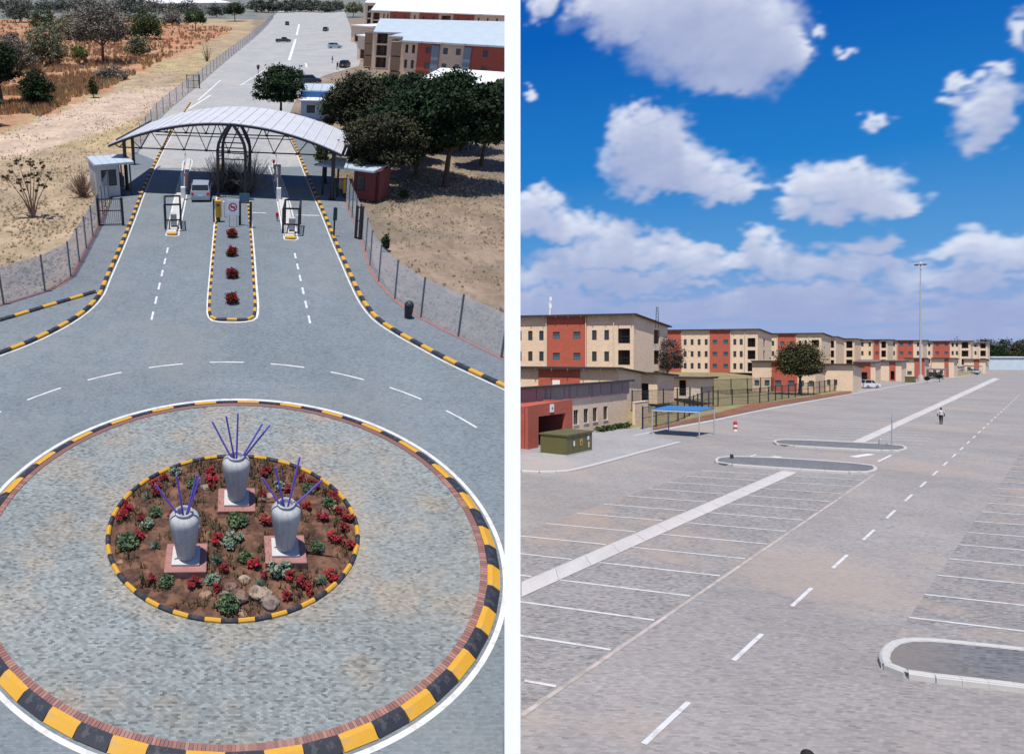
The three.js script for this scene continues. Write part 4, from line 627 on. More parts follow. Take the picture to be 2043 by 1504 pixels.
// ================================================================ fences on the sloping site
function fence(label, s, pts, h, every, panelMat, postMat, { y = 0, rails = [], group, name = 'mesh_fence', postR = 0.05, lean = 0 } = {}) {
  const c = new THREE.CatmullRomCurve3(pts, false, 'centripetal'), n = Math.max(1, Math.round(c.getLength() / every)), p = c.getSpacedPoints(n), o = thing(name, label, 'fence', s, V(pts[0].x, y, pts[0].z), 0, group), b = pts[0];
  for (let i = 0; i <= n; i++) { const q = p[i]; part(o, 'post', box(postR * 2, h + 0.12, postR * 2), postMat, q.x - b.x, (h + 0.12) / 2, q.z - b.z); if (!i) continue;
    const a = p[i - 1], l = a.distanceTo(q), g = new THREE.PlaneGeometry(l, h), u = g.attributes.uv; for (let k = 0; k < 4; k++) u.setXY(k, u.getX(k) * l, u.getY(k) * h); part(o, 'mesh_panel', g, panelMat, (a.x + q.x) / 2 - b.x, h / 2 + 0.04, (a.z + q.z) / 2 - b.z, yaw(a, q));
    for (const ry of rails) part(o, 'rail', box(l, 0.05, 0.05), postMat, (a.x + q.x) / 2 - b.x, ry, (a.z + q.z) / 2 - b.z, yaw(a, q)); }
  return o;
}
const greyPost = std({ color: lin(0.13, 0.15, 0.16), roughness: 0.6 });
fence('grey welded mesh fence curving along the left footway', 'L', leftEdge.slice(1, 8).map((p) => L(...p)), 2.4, 3, M.meshPale, greyPost, { y: 0.06 });
fence('grey welded mesh fence curving along the right footway', 'L', [[722, 479], [733, 515], [746, 551], [780, 592], [815, 622], [880, 658], [960, 697], [1000, 717]].map((p) => L(...p)), 2.5, 3, M.meshPale, greyPost, { y: 0.06 });
fence('dark mesh fence running up left side of the long road', 'L', [[268, 308], [318, 234], [394, 169], [440, 129], [520, 63], [545, 36]].map((p) => L(...p)), 2.2, 6, M.meshPale, greyPost, { y: 0.02 });
fence('short mesh fence panel leading to the left guard house', 'L', [[200, 448], [213, 408], [224, 385]].map((p) => L(...p)), 2.4, 2.5, M.meshPale, greyPost, { y: 0.06 });
fence('short dark mesh fence beside the right guard house', 'L', [[690, 406], [704, 440], [717, 472]].map((p) => L(...p)), 2.4, 2.5, M.meshPale, M.steel, { y: 0.06 });
for (const [label, a, b, h] of [['black barred pedestrian gate across the left footway', [199, 453], [246, 452], 2.3], ['grey barred gate in the fence beside the sand track', [373, 177], [398, 177], 2.4], ['dark narrow gate leaf at end of the right footway', [709, 478], [718, 480], 2.6]]) {
  const p = L(...a), q = L(...b), l = p.distanceTo(q), o = thing('barred_gate', label, 'gate', 'L', V(p.x, 0.08, p.z), yaw(p, q)); part(o, 'gate_post', box(0.14, h, 0.14), M.steel, 0, h / 2, 0); part(o, 'gate_post', box(0.2, h, 0.2), M.steel, l, h / 2, 0);
  for (const y of [0.12, h * 0.55, h - 0.1]) part(o, 'rail', box(l, 0.07, 0.06), M.steel, l / 2, y, 0); const n = Math.max(3, Math.round(l / 0.16)); for (let i = 1; i < n; i++) part(o, 'bar', box(0.025, h - 0.2, 0.025), M.steel, l * i / n, h / 2, 0);
}

// ================================================================ buildings: walls with real openings, recessed windows, roofs
const winGeo = new Map();
function windowGeo(w, h, bars) {
  const k = [w, h, bars].join(); if (!winGeo.has(k)) { const t = 0.06, l = [boxAt(w, t, 0.07, 0, h / 2 - t / 2, 0), boxAt(w, t, 0.07, 0, -h / 2 + t / 2, 0), boxAt(t, h - 2 * t, 0.07, -w / 2 + t / 2, 0, 0), boxAt(t, h - 2 * t, 0.07, w / 2 - t / 2, 0, 0)]; if (bars & 1) l.push(boxAt(t * 0.8, h - 2 * t, 0.06, 0, 0, 0)); if (bars & 2) l.push(boxAt(w - 2 * t, t * 0.8, 0.05, 0, h * 0.12, 0)); winGeo.set(k, merge(l)); }
  return winGeo.get(k);
}
// one wall panel standing at (ox, oz), running along angle th, from x0 to x1; tops y1 at x0 and y2 at x1
function wallPanel(o, name, mat, ox, oz, th, x0, x1, y0, y1, y2, holes = [], thick = 0.25) {
  const s = new THREE.Shape([[x0, y0], [x1, y0], [x1, y2], [x0, y1]].map((p) => new THREE.Vector2(...p)));
  for (const q of holes) { const a = q.x - q.w / 2, b = q.x + q.w / 2, c = q.y, d = q.y + q.h; s.holes.push(new THREE.Path([[a, c], [a, d], [b, d], [b, c]].map((p) => new THREE.Vector2(...p)))); }
  part(o, name, new THREE.ExtrudeGeometry(s, { depth: thick, bevelEnabled: false }).translate(0, 0, -thick), mat, ox, 0, oz, th);
  const at = (x, y, z) => [ox + x * Math.cos(th) + z * Math.sin(th), y, oz - x * Math.sin(th) + z * Math.cos(th), th];
  for (const q of holes) {
    const cy = q.y + q.h / 2;
    if (q.kind === 'recess') {
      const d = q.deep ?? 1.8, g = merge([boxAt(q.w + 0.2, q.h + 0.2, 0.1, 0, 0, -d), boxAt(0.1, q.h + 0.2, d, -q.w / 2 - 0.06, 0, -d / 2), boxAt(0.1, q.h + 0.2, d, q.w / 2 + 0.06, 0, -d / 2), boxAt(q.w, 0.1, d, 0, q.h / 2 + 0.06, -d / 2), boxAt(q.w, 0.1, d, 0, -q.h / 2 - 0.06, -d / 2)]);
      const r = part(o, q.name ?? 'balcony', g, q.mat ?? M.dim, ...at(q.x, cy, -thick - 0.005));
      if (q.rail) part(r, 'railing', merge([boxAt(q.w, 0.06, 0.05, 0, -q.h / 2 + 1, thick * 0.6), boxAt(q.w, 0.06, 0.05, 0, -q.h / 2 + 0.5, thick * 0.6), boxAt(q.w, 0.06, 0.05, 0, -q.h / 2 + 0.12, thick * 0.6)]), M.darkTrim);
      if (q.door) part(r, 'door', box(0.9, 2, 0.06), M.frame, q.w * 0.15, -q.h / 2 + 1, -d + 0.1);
    } else {
      const w = part(o, 'window', windowGeo(q.w, q.h, q.bars ?? 3), q.frame ?? M.frame, ...at(q.x, cy, -0.13)); part(w, 'pane', box(q.w - 0.02, q.h - 0.02, 0.02), q.glass ?? M.glass, 0, 0, -0.03);
      if (q.sill) part(w, 'sill', box(q.w + 0.16, 0.08, 0.22), M.sill, 0, -q.h / 2 - 0.04, 0.1);
    }
  }
}
const WALLS = { b: 'brickBeige', r: 'brickRed', p: 'brickPale' };
// a long block: bays listed right to left or left to right as [x0, x1, colour, kind, count]
function block(label, s, p, turn, { bays, depth, dv = [0, -1], h, hb = h - 1.6, storeys = 3, sh = 2.95, roof = M.roofPale, end = true, endBays = [], over = 0.55, rafters = true, name = 'apartment_block', leftEnd = false, group = 'three-storey blocks', fascia = M.darkTrim, glass, cut = 1e9, pipes = s === 'R' && storeys > 1 }) {
  bays = bays.filter((b) => b[0] < cut - 0.3).map(([a, b, ...c]) => [a, Math.min(b, cut), ...c]);
  const o = thing(name, label, 'building', s, p, turn, group), X0 = Math.min(...bays.map((b) => b[0])), X1 = Math.max(...bays.map((b) => b[1]));
  const rows = Array.from({ length: storeys }, (_, i) => i * sh);
  for (const [x0, x1, col, kind, n = 2] of bays) {
    const holes = [], wd = x1 - x0;
    for (const y of rows) {
      if (kind === 'tall') for (let i = 0; i < n; i++) holes.push({ x: x0 + wd * (i + 0.5 + (n === 2 ? (i ? -0.06 : 0.06) : 0)) / n, y: y + 0.85, w: Math.min(0.62, wd / n * 0.5), h: 1.45, glass });
      if (kind === 'sq') for (let i = 0; i < n; i++) holes.push({ x: x0 + wd * (i + 0.5 + (n === 2 ? (i ? 0.02 : -0.02) : 0)) / n, y: y + 1.05, w: Math.min(0.95, wd / n * 0.5), h: 1.05, glass: M.glassBlue });
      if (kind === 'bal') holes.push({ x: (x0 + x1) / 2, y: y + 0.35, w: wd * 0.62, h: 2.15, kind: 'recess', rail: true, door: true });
    }
    const proud = col === 'r' ? 0.12 : 0;
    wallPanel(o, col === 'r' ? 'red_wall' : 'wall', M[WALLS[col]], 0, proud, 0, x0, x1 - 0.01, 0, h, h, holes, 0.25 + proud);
  }
  const th = Math.atan2(-dv[1], dv[0]);
  if (pipes) for (const [x0] of bays) if (x0 > X0 + 0.1) part(o, 'downpipe', box(0.1, h, 0.1), M.sill, x0 - 0.12, h / 2, 0.2);
  if (end) {
    const holes = []; for (const [x, w, kind] of endBays) for (const y of rows) holes.push(kind === 'bal' ? { x, y: y + 0.35, w, h: 2.1, kind: 'recess', rail: true } : { x, y: y + 0.9, w, h: 1.3 });
    wallPanel(o, 'end_wall', M.brickBeige, X1, -0.004, th, 0.003, depth, 0, h - 0.003, hb, holes);
    if (leftEnd) wallPanel(o, 'end_wall', M.brickBeige, X0 + 0.26, -0.004, th, 0.003, depth, 0, h - 0.003, hb, []);
  }
  part(o, 'back_wall', box(X1 - X0, hb, 0.25), M.brickBeige, (X0 + X1) / 2 + dv[0] * depth, hb / 2, dv[1] * depth);
  // roof sheet following the fall
  const pos = [], e = over, q = (x, k, up) => { const f = k; pos.push(x + dv[0] * depth * f, mix(h, hb, f) + up, dv[1] * depth * f); }, xl = X0 - 0.2, xr = X1 + 0.5, f0 = -e / depth, f1 = 1 + 0.4 / depth;
  for (const up of [0.02, 0.16]) { q(xl, f0, up); q(xr, f0, up); q(xr, f1, up); q(xl, f1, up); }
  const g = new THREE.BufferGeometry(); const faces = [[4, 5, 6, 7], [3, 2, 1, 0], [0, 1, 5, 4], [1, 2, 6, 5], [2, 3, 7, 6], [3, 0, 4, 7]], P = [], U = []; for (const f of faces) for (const k of [f[0], f[1], f[2], f[0], f[2], f[3]]) { P.push(pos[k * 3], pos[k * 3 + 1], pos[k * 3 + 2]); U.push(pos[k * 3], pos[k * 3 + 2]); }
  g.setAttribute('position', new THREE.Float32BufferAttribute(P, 3)); g.setAttribute('uv', new THREE.Float32BufferAttribute(U, 2)); g.computeVertexNormals();
  const rf = part(o, 'roof', g, roof); part(rf, 'fascia', box(xr - xl, 0.28, 0.06), fascia, (xl + xr) / 2, h + 0.05, e + 0.04);
  if (end) { const a = V(xr - dv[0] * e, h + 0.06, e + 0.02), b = V(xr + dv[0] * depth, hb + 0.06, dv[1] * depth); part(rf, 'verge_trim', bar(a, b, 0.08, 0.26), fascia); }
  if (rafters) for (let x = X0 + 0.9; x < X1; x += 1.7) part(rf, 'rafter', box(0.09, 0.3, e), M.mauve, x, h - 0.14, e / 2 + 0.13);
  return o;
}

// ================================================================ sloping site: buildings beyond the trees
{
  const W3 = (a, b, h = 0, depth = 0, hb = h) => {   // a front line that stops short of the white wall, roof and back corner included
    const p = L(...a), q = L(...b), t = yaw(p, q), ax = V(Math.cos(t), 0, -Math.sin(t)), az = V(Math.sin(t), 0, Math.cos(t)); let k = p.distanceTo(q);
    const d = V(0.24, 0, -0.97), dv = [d.dot(ax), d.dot(az)], ok = (x, y, z) => leftOfWall(p.clone().addScaledVector(ax, x).addScaledVector(z < 0 ? d : az, z < 0 ? -z : z).setY(y), 0.3);
    if (h) while (k > 1 && !(ok(k + 0.6, h + 0.3, 1.2) && ok(k + 0.6, hb + 0.3, -depth - 0.5) && ok(k + 0.6, 0, -depth))) k -= 0.1;
    return [p, t, k, dv];
  };
  {
    const [p, t, l, dv] = W3([797, 174], [1030, 197], 8, 13, 10.2);
    block('red and beige three-storey block nearest the dark trees', 'L', V(p.x, 0, p.z), t, { cut: l, dv, depth: 13, h: 8.0, hb: 10.2, sh: 2.6, roof: M.roofPale, rafters: false, bays: [[0, 3.2, 'b', 'tall', 2], [3.2, 7.6, 'r', 'sq', 1], [7.6, 12.4, 'b', 'sq', 2], [12.4, 40, 'r', 'sq', 1]], leftEnd: true, over: 0.7, fascia: M.roofPale });
    const o = scene.children.at(-1); for (const x of [6.9, 13.1]) part(o, 'stair_panel', box(1.4, 7.6, 0.3), tinted(texGrain, 0.2, 0.25, 0.3), x, 3.8, 0.2);
    wallPanel(o, 'side_wall', M.brickBeige, 0, 0, Math.atan2(-dv[1], dv[0]), 0.3, 13, 0, 7.9, 10.1, [1.9, 5.4, 9].flatMap((x) => [0, 2.6, 5.2].map((y) => ({ x, y: y + 0.4, w: 1.9, h: 2.1, kind: 'recess', rail: true }))));
    const wing = W3([772, 166], [797, 169]); block('narrow stair wing with open balconies beside the nearest red block', 'L', V(wing[0].x, 0, wing[0].z), wing[1], { depth: 8, h: 8.4, hb: 9.2, sh: 2.7, rafters: false, end: false, roof: M.roofPale, bays: [[0, wing[2] - 0.3, 'b', 'bal']], over: 0.4, fascia: M.roofPale });
  }
  {
    const [p, t, l, dv] = W3([742, 137], [1030, 153], 7.6, 14, 9.6); block('long pale roofed block just behind the nearest red block', 'L', V(p.x, 0, p.z), t, { cut: l, dv, depth: 14, h: 7.6, hb: 9.6, sh: 2.5, rafters: false, end: true, roof: M.roofPale, bays: [[0, 4, 'b', 'bal'], [4, 12, 'r', 'sq', 2], [12, l, 'b', 'tall', 5]], over: 0.8, fascia: M.roofPale });
    wallPanel(scene.children.at(-1), 'side_wall', M.brickBeige, 0, 0, Math.atan2(-dv[1], dv[0]), 0.3, 14, 0, 7.5, 9.4, [2.4, 7, 11].flatMap((x) => [0, 2.5, 4.9].map((y) => ({ x, y: y + 0.4, w: 2, h: 2.1, kind: 'recess', rail: true }))));
  }
  {
    const [p, t, l, dv] = W3([738, 72], [1030, 93], 8.4, 20, 10.4); block('white roofed red and beige block in the back row', 'L', V(p.x, 0, p.z), t, { cut: l, dv, depth: 20, h: 8.4, hb: 10.4, sh: 2.6, rafters: false, end: true, roof: M.roofWhite, bays: [[0, 5, 'b', 'bal'], [5, 9, 'b', 'tall', 2], [9, 18, 'r', 'sq', 2], [18, 22, 'b', 'tall', 1], [22, 30, 'r', 'sq', 2], [30, 36, 'b', 'bal'], [36, 44, 'r', 'sq', 2], [44, 80, 'b', 'tall', 4]], over: 0.8, fascia: M.roofWhite });
    const [p2, t2, l2, dv2] = W3([726, 50], [1030, 64], 9, 20, 11); block('farthest long white roofed block in the back row', 'L', V(p2.x, 0, p2.z), t2, { cut: l2, dv: dv2, depth: 20, h: 9, hb: 11, sh: 2.7, rafters: false, end: true, roof: M.roofWhite, bays: [[0, 8, 'b', 'bal'], [8, 24, 'r', 'sq', 3], [24, l2, 'b', 'tall', 8]], over: 1, fascia: M.roofWhite });
  }
  {
    const [p, t, l] = W3([826, 208], [968, 222]); block('single-storey house with plain white roof behind the dark trees', 'L', V(p.x, 0, p.z), t, { cut: l, depth: 9, h: 3.4, hb: 4.6, storeys: 1, rafters: false, end: false, roof: M.roofWhite, bays: [[0, 4, 'b', 'tall', 2], [4, 8, 'r', 'sq', 1], [8, l - 0.4, 'b', 'sq', 2]], over: 0.5, fascia: M.roofWhite, name: 'house', group: 'single-storey houses' });
    const [p2, t2, l2] = W3([700, 84], [738, 88]); block('low white roofed building at end of the far car park', 'L', V(p2.x, 0, p2.z), t2, { depth: 20, h: 5, hb: 5.2, storeys: 1, rafters: false, end: false, roof: M.roofWhite, bays: [[0, l2, 'b', 'bal']], over: 0.4, fascia: M.roofWhite, name: 'house', group: 'single-storey houses' });
    const [p3, t3, l3] = W3([712, 118], [742, 124]); block('small beige building with white roof beside the long pale roofed block', 'L', V(p3.x, 0, p3.z), t3, { depth: 16, h: 5.6, hb: 6, storeys: 1, rafters: false, end: false, roof: M.roofWhite, bays: [[0, l3, 'b', 'bal']], over: 0.4, fascia: M.roofWhite, name: 'house', group: 'single-storey houses' });
    const [p4, t4, l4] = W3([312, 26], [462, 24]); block('long low shed with bright white roof on the far plain', 'L', V(p4.x, 0, p4.z), t4, { depth: 30, h: 5.2, hb: 6.4, storeys: 1, rafters: false, end: false, roof: M.roofWhite, bays: [[0, l4, 'p', 'sq', 6]], over: 0.6, fascia: M.roofWhite, name: 'shed', group: 'sheds' });
  }
  {
    // blue building behind the canopy
    const [p, t, l] = W3([600, 238], [690, 240]); const o = thing('kiosk', 'low blue and white kiosk half hidden by dark trees', 'building', 'L', V(p.x, 0, p.z), t);
    wallPanel(o, 'wall', M.blueWall, 0, 0, 0, 0, l, 0, 2.6, 2.6, [{ x: 1.4, y: 0.9, w: 1.2, h: 1.1 }, { x: 4.5, y: 0, w: 1, h: 2.1, glass: M.glassBlue }]); part(o, 'back_wall', box(l, 2.6, 0.2), M.blueWall, l / 2, 1.3, -8);
    part(o, 'lower_roof', box(l + 0.6, 0.14, 3), M.roofWhite, l / 2, 2.72, -0.6); part(o, 'blue_fascia', box(l, 0.8, 0.16), M.blueSheet, l / 2, 3.2, -2.2); const up = part(o, 'upper_roof', box(l + 0.4, 0.16, 6.5), M.roofPale, l / 2, 3.75, -5.3); up.rotation.x = 0.03;
  }
  // guard houses
  {
    const p = L(200, 396), q = L(262, 390), t = yaw(p, q), l = p.distanceTo(q), o = thing('guard_house', 'left guard house with pale flat roof and glazed walls', 'guard house', 'L', V(p.x, 0.06, p.z), t, 'guard houses');
    wallPanel(o, 'wall', M.grayWall, 0, 0, 0, 0, 1.9, 0, 2.9, 2.9, [{ x: 0.95, y: 1.0, w: 1.4, h: 1.5 }]); wallPanel(o, 'side_wall', M.grayWall, 0, 0, Math.PI / 2, 0, 3.2, 0, 2.9, 2.9, []); part(o, 'back_wall', box(l * 0.9, 2.9, 0.15), M.brickBeige, l * 0.45, 1.45, -3.1);
    part(o, 'roof', box(l + 0.7, 0.2, 3.8), M.roofPale, l / 2, 3.02, -1.5); for (const x of [2.1, l]) part(o, 'post', box(0.12, 2.9, 0.12), M.steel, x, 1.45, 0.1);
    for (let i = 0; i < 5; i++) part(o, 'glass_panel', box(0.34, 1.5, 0.03), M.glassBlue, 2.35 + i * 0.01, 1.0, -0.2 - i * 0.5, Math.PI / 2);
    const y = thing('card_reader', 'yellow access terminal in the left guard house opening', 'access terminal', 'L', L(233, 372).setY(0.1)); part(y, 'cabinet', box(0.42, 1.3, 0.4), M.yellow, 0, 1.0, 0); part(y, 'stand', box(0.2, 0.4, 0.2), M.steel, 0, 0.2, 0);
    const p2 = L(645, 388), q2 = L(752, 404), t2 = yaw(p2, q2), l2 = p2.distanceTo(q2), o2 = thing('guard_house', 'right guard house of red brick, tree shade painted into its walls', 'guard house', 'L', V(p2.x, 0.06, p2.z), t2, 'guard houses');
    wallPanel(o2, 'wall', M.brickShaded, 0, 0, 0, l2 * 0.56, l2, 0, 2.7, 2.7, [{ x: l2 * 0.68, y: 0.8, w: 1.0, h: 1.3 }]); wallPanel(o2, 'side_wall', M.brickShaded, l2 * 0.56 + 0.25, -0.1, Math.PI / 2, 0, 2.8, 0, 2.7, 2.7, []); wallPanel(o2, 'end_wall', M.brickShaded, l2, 0, Math.PI / 2, 0, 2.8, 0, 2.7, 2.7, []); part(o2, 'low_wall', box(l2 * 0.5, 0.9, 0.2), M.brickBeige, l2 * 0.28, 0.45, -2.6);
    part(o2, 'roof', box(l2 + 0.2, 0.2, 3.6), M.roofPale, l2 / 2 - 0.3, 2.78, -1.1); part(o2, 'roof_edge', box(l2 + 0.24, 0.12, 0.08), M.blueWall, l2 / 2 - 0.3, 2.78, 0.74); for (const x of [0.1, l2 * 0.3]) part(o2, 'post', box(0.14, 2.8, 0.14), M.steel, x, 1.4, 0.4);
    const y2 = thing('card_reader', 'yellow access terminal beside the right guard house', 'access terminal', 'L', L(688, 394).setY(0.1)); part(y2, 'cabinet', box(0.42, 1.3, 0.4), M.yellow, 0, 1.0, 0); part(y2, 'stand', box(0.2, 0.4, 0.2), M.steel, 0, 0.2, 0);
  }
}

// ================================================================ vehicles
const carGlass = std({ color: lin(0.012, 0.016, 0.02), roughness: 0.08 });
function car(label, s, p, turn, paint, { len = 4.1, w = 1.74, h = 1.52, pickup = false, group, category = 'car', name = 'car' } = {}) {
  const o = thing(name, label, category, s, p, turn, group), body = std({ color: paint, roughness: 0.3, metalness: 0.25 }), f = len / 2;
  const side = (pts, wd, bev) => new THREE.ExtrudeGeometry(new THREE.Shape(pts.map((q) => new THREE.Vector2(...q))), { depth: wd - 2 * bev, bevelEnabled: true, bevelSize: bev, bevelThickness: bev, bevelSegments: 2 }).translate(0, 0, -(wd - 2 * bev) / 2);
  const arch = (cx) => Array.from({ length: 9 }, (_, i) => { const a = Math.PI * (1 - i / 8); return [cx + 0.36 * Math.cos(a), 0.3 + 0.36 * Math.sin(a)]; });
  part(o, 'body', side([[-f + 0.06, 0.28], ...arch(-f + 0.78), ...arch(f - 0.84), [f - 0.08, 0.28], [f - 0.05, 0.62], [f - 0.2, 0.78], [f - 1.0, 0.93], [-f + 0.1, 0.95], [-f + 0.04, 0.6]], w, 0.07), body);
  const cab = pickup ? [[-0.5, 0.9], [f - 0.95, 0.9], [f - 1.65, h - 0.08], [-0.4, h - 0.06]] : [[-f + 0.12, 0.9], [f - 0.95, 0.9], [f - 1.7, h - 0.08], [-f + 0.45, h - 0.06]];
  part(o, 'windows', side(cab, w - 0.18, 0.06), carGlass);
  const r0 = pickup ? -0.42 : -f + 0.42, r1 = f - 1.62, roof = part(o, 'roof', new THREE.BoxGeometry(r1 - r0, 0.07, w - 0.3), body, (r0 + r1) / 2, h - 0.02, 0);
  for (const z of [-1, 1]) { part(o, 'pillar', bar(V(r0 + 0.02, h, z * (w / 2 - 0.15)), V(pickup ? -0.48 : -f + 0.14, 0.92, z * (w / 2 - 0.1)), 0.12, 0.05), body); part(o, 'pillar', bar(V(r1, h, z * (w / 2 - 0.15)), V(f - 0.98, 0.92, z * (w / 2 - 0.1)), 0.08, 0.05), body); part(o, 'pillar', box(0.09, h - 0.95, 0.03), body, -0.15, (h + 0.9) / 2, z * (w / 2 - 0.1)); part(o, 'mirror', box(0.1, 0.14, 0.18), body, f - 1.25, 1.0, z * (w / 2 + 0.06)); part(o, 'tail_light', box(0.06, 0.24, 0.2), M.red, -f - 0.01, 0.76, z * (w / 2 - 0.18)); part(o, 'headlight', box(0.1, 0.14, 0.3), M.white, f - 0.1, 0.7, z * (w / 2 - 0.24)); }
  part(o, 'bumper', box(0.1, 0.22, w - 0.1), pickup ? M.black : body, -f, 0.4, 0); part(o, 'number_plate', box(0.02, 0.11, 0.46), M.white, -f - 0.062, 0.62, 0);
  for (const [x, z] of [[-f + 0.78, -1], [-f + 0.78, 1], [f - 0.84, -1], [f - 0.84, 1]]) { const t = part(o, 'wheel', new THREE.CylinderGeometry(0.31, 0.31, 0.2, 18).rotateX(Math.PI / 2), M.tyre, x, 0.31, z * (w / 2 - 0.13)); part(t, 'rim', new THREE.CylinderGeometry(0.19, 0.19, 0.02, 12).rotateX(Math.PI / 2), M.rim, 0, 0, z * 0.105); }
  return o;
}
{
  const up = Math.PI / 2, far = L(560, 60), fwd = yaw(L(300, 640), L(334, 495));
  car('silver hatchback driving in beside the portal', 'L', L(402, 392), fwd - 0.02, lin(0.36, 0.42, 0.47), { h: 1.46, len: 4.0 });
  car('dark green pickup parked on the far paving', 'L', L(565, 84), 0.1, lin(0.05, 0.08, 0.07), { pickup: true, len: 4.8 });
  car('pale blue car parked near the red brick blocks', 'L', L(668, 96), 0.05, lin(0.45, 0.55, 0.6));
  car('black car parked below the stair wing', 'L', L(688, 134), 1.2, lin(0.02, 0.02, 0.025));
  car('dark blue car parked behind the round dark tree', 'L', L(618, 166), 0.05, lin(0.03, 0.07, 0.12), { len: 4.4 });
  car('tiny dark car at far end of the long road', 'L', L(573, 50), 1.5, lin(0.04, 0.04, 0.05));
  car('small dark car beside the far kerb, close to white roofs', 'L', L(650, 62), 1.3, lin(0.05, 0.05, 0.06));
}

// ================================================================ trees and bushes on the sloping site
{
  const T = (label, px, py, wpx, hpx, form, tone, opt) => { const k = Ls(py); return tree(label, 'L', L(px, py), wpx / k, hpx / k * 1.03, form, tone, opt); };
  const dk = 'dark acacia trees by the guard house';
  T('round dark tree standing alone behind the canopy', 560, 232, 98, 98, 'acacia', 'dark', { leaves: 7000, size: 0.34, clumps: 160 });
  T('big dark acacia with forked trunk, right of the group', 888, 372, 190, 200, 'spread', 'dark', { leaves: 16000, size: 0.36, clumps: 300, group: dk, clip: true });
  T('brownish acacia leaning over the right guard house', 765, 384, 150, 150, 'spread', 'brown', { leaves: 11000, size: 0.3, clumps: 240, group: dk });
  T('dark acacia between guard house and forked tree', 828, 352, 170, 160, 'acacia', 'dark', { leaves: 12000, size: 0.36, clumps: 240, group: dk });
  T('tall dark tree behind right end of the canopy', 705, 300, 130, 140, 'acacia', 'brown', { leaves: 9000, size: 0.34, clumps: 200, group: dk });
  T('dark green tree in front of the white roofed house', 835, 290, 170, 130, 'acacia', 'dark', { leaves: 11000, size: 0.36, clumps: 240, group: dk });
  T('dark tree at the white wall, farthest right', 960, 330, 110, 150, 'acacia', 'dark', { leaves: 9000, size: 0.38, clumps: 200, group: dk, clip: true });
  T('dark tree against the wall below the red block', 985, 265, 70, 100, 'acacia', 'green', { leaves: 5000, size: 0.4, clumps: 120, group: dk, clip: true });
  T('dark tree in the middle of the group, hiding the kiosk end', 790, 320, 150, 130, 'acacia', 'dark', { leaves: 10000, size: 0.34, clumps: 220, group: dk });
  T('dark tree between forked tree and the wall, standing back', 920, 300, 130, 120, 'acacia', 'dark', { leaves: 9000, size: 0.36, clumps: 200, group: dk, clip: true });
  T('low dark tree filling the gap right of the canopy end', 690, 262, 90, 76, 'acacia', 'dark', { leaves: 6000, size: 0.34, clumps: 150, group: dk });
  T('olive tree in front of the narrow stair wing', 735, 240, 110, 85, 'acacia', 'olive', { leaves: 7000, size: 0.34, clumps: 160, group: dk });
  T('dark tree touching left edge of the white roofed house', 775, 250, 100, 90, 'acacia', 'dark', { leaves: 7000, size: 0.36, clumps: 160, group: dk });
  T('bare grey tree rising in front of the balconies', 722, 205, 60, 65, 'acacia', 'grey', { leaves: 1600, size: 0.3, clumps: 100 });
  T('lime green hedge bush beside the right rear column', 640, 330, 26, 52, 'bush', 'lime', { leaves: 1500, size: 0.2, clumps: 60, name: 'bush', category: 'bush' });
  T('small green bush beside the right road edge, by the canopy beam', 606, 272, 26, 30, 'bush', 'lime', { leaves: 900, size: 0.22, name: 'bush', category: 'bush' });
  T('green weed clump by the pale path near the guard house', 806, 395, 18, 18, 'bush', 'green', { leaves: 500, size: 0.15, name: 'bush', category: 'bush' });
  T('green bush growing against the back of the right fence', 768, 500, 16, 34, 'bush', 'green', { leaves: 700, size: 0.16, name: 'bush', category: 'bush' });
  // bush veld at the left
  const bv = 'bushes and trees of the rusty veld';
  T('large grey olive tree with red trunk in the veld', 205, 126, 110, 106, 'round', 'grey', { leaves: 7000, size: 0.5, clumps: 180, bark: M.barkRed, group: bv });
  T('green bushy tree right of the large grey tree', 290, 78, 92, 58, 'bush', 'green', { leaves: 4500, size: 0.5, clumps: 130, group: bv });
  T('round green tree alone near the shed', 390, 60, 46, 36, 'round', 'green', { leaves: 2200, size: 0.5, group: bv });
  T('dark tree at end of the grass strip by the road', 469, 42, 42, 34, 'round', 'dark', { leaves: 2000, size: 0.6, group: bv });
  T('dark green bush in front of the rusty grass', 76, 212, 66, 70, 'bush', 'dark', { leaves: 3600, size: 0.35, clumps: 120, group: bv });
  T('big dark tree cut by the left edge of view', 4, 205, 90, 120, 'acacia', 'dark', { leaves: 6000, size: 0.4, clumps: 150, group: bv });
  T('olive bush behind the dark bush, left of the grey tree', 98, 130, 90, 84, 'bush', 'olive', { leaves: 4500, size: 0.42, clumps: 130, group: bv });
  T('grey olive bush at the left, above the dark bush', 30, 140, 80, 70, 'bush', 'grey', { leaves: 3800, size: 0.42, clumps: 120, group: bv });
  T('small dark upright shrub on the rusty grass', 187, 194, 18, 42, 'bush', 'green', { leaves: 700, size: 0.3, group: bv });
  T('rounded grey green bush right of the red trunk', 276, 112, 52, 38, 'bush', 'olive', { leaves: 2200, size: 0.42, group: bv });
  T('low grey thicket of thorn scrub below the red trunk', 225, 158, 64, 26, 'bush', 'grey', { leaves: 1500, size: 0.36, group: bv });
  T('green bush at the upper left of the veld', 90, 62, 60, 40, 'bush', 'green', { leaves: 2600, size: 0.55, group: bv });
  T('pale olive bush at the top left, beside the green bush', 140, 78, 70, 48, 'bush', 'olive', { leaves: 2800, size: 0.5, group: bv });
  T('grey bush behind the large grey tree', 175, 52, 80, 36, 'bush', 'grey', { leaves: 2400, size: 0.6, group: bv });
  T('dark bush far off, above the green bushy tree', 250, 30, 60, 30, 'bush', 'far', { leaves: 1800, size: 0.8, group: bv });
  T('bushy grey tree at the corner of the veld', 42, 44, 70, 40, 'bush', 'far', { leaves: 2200, size: 0.7, group: bv });
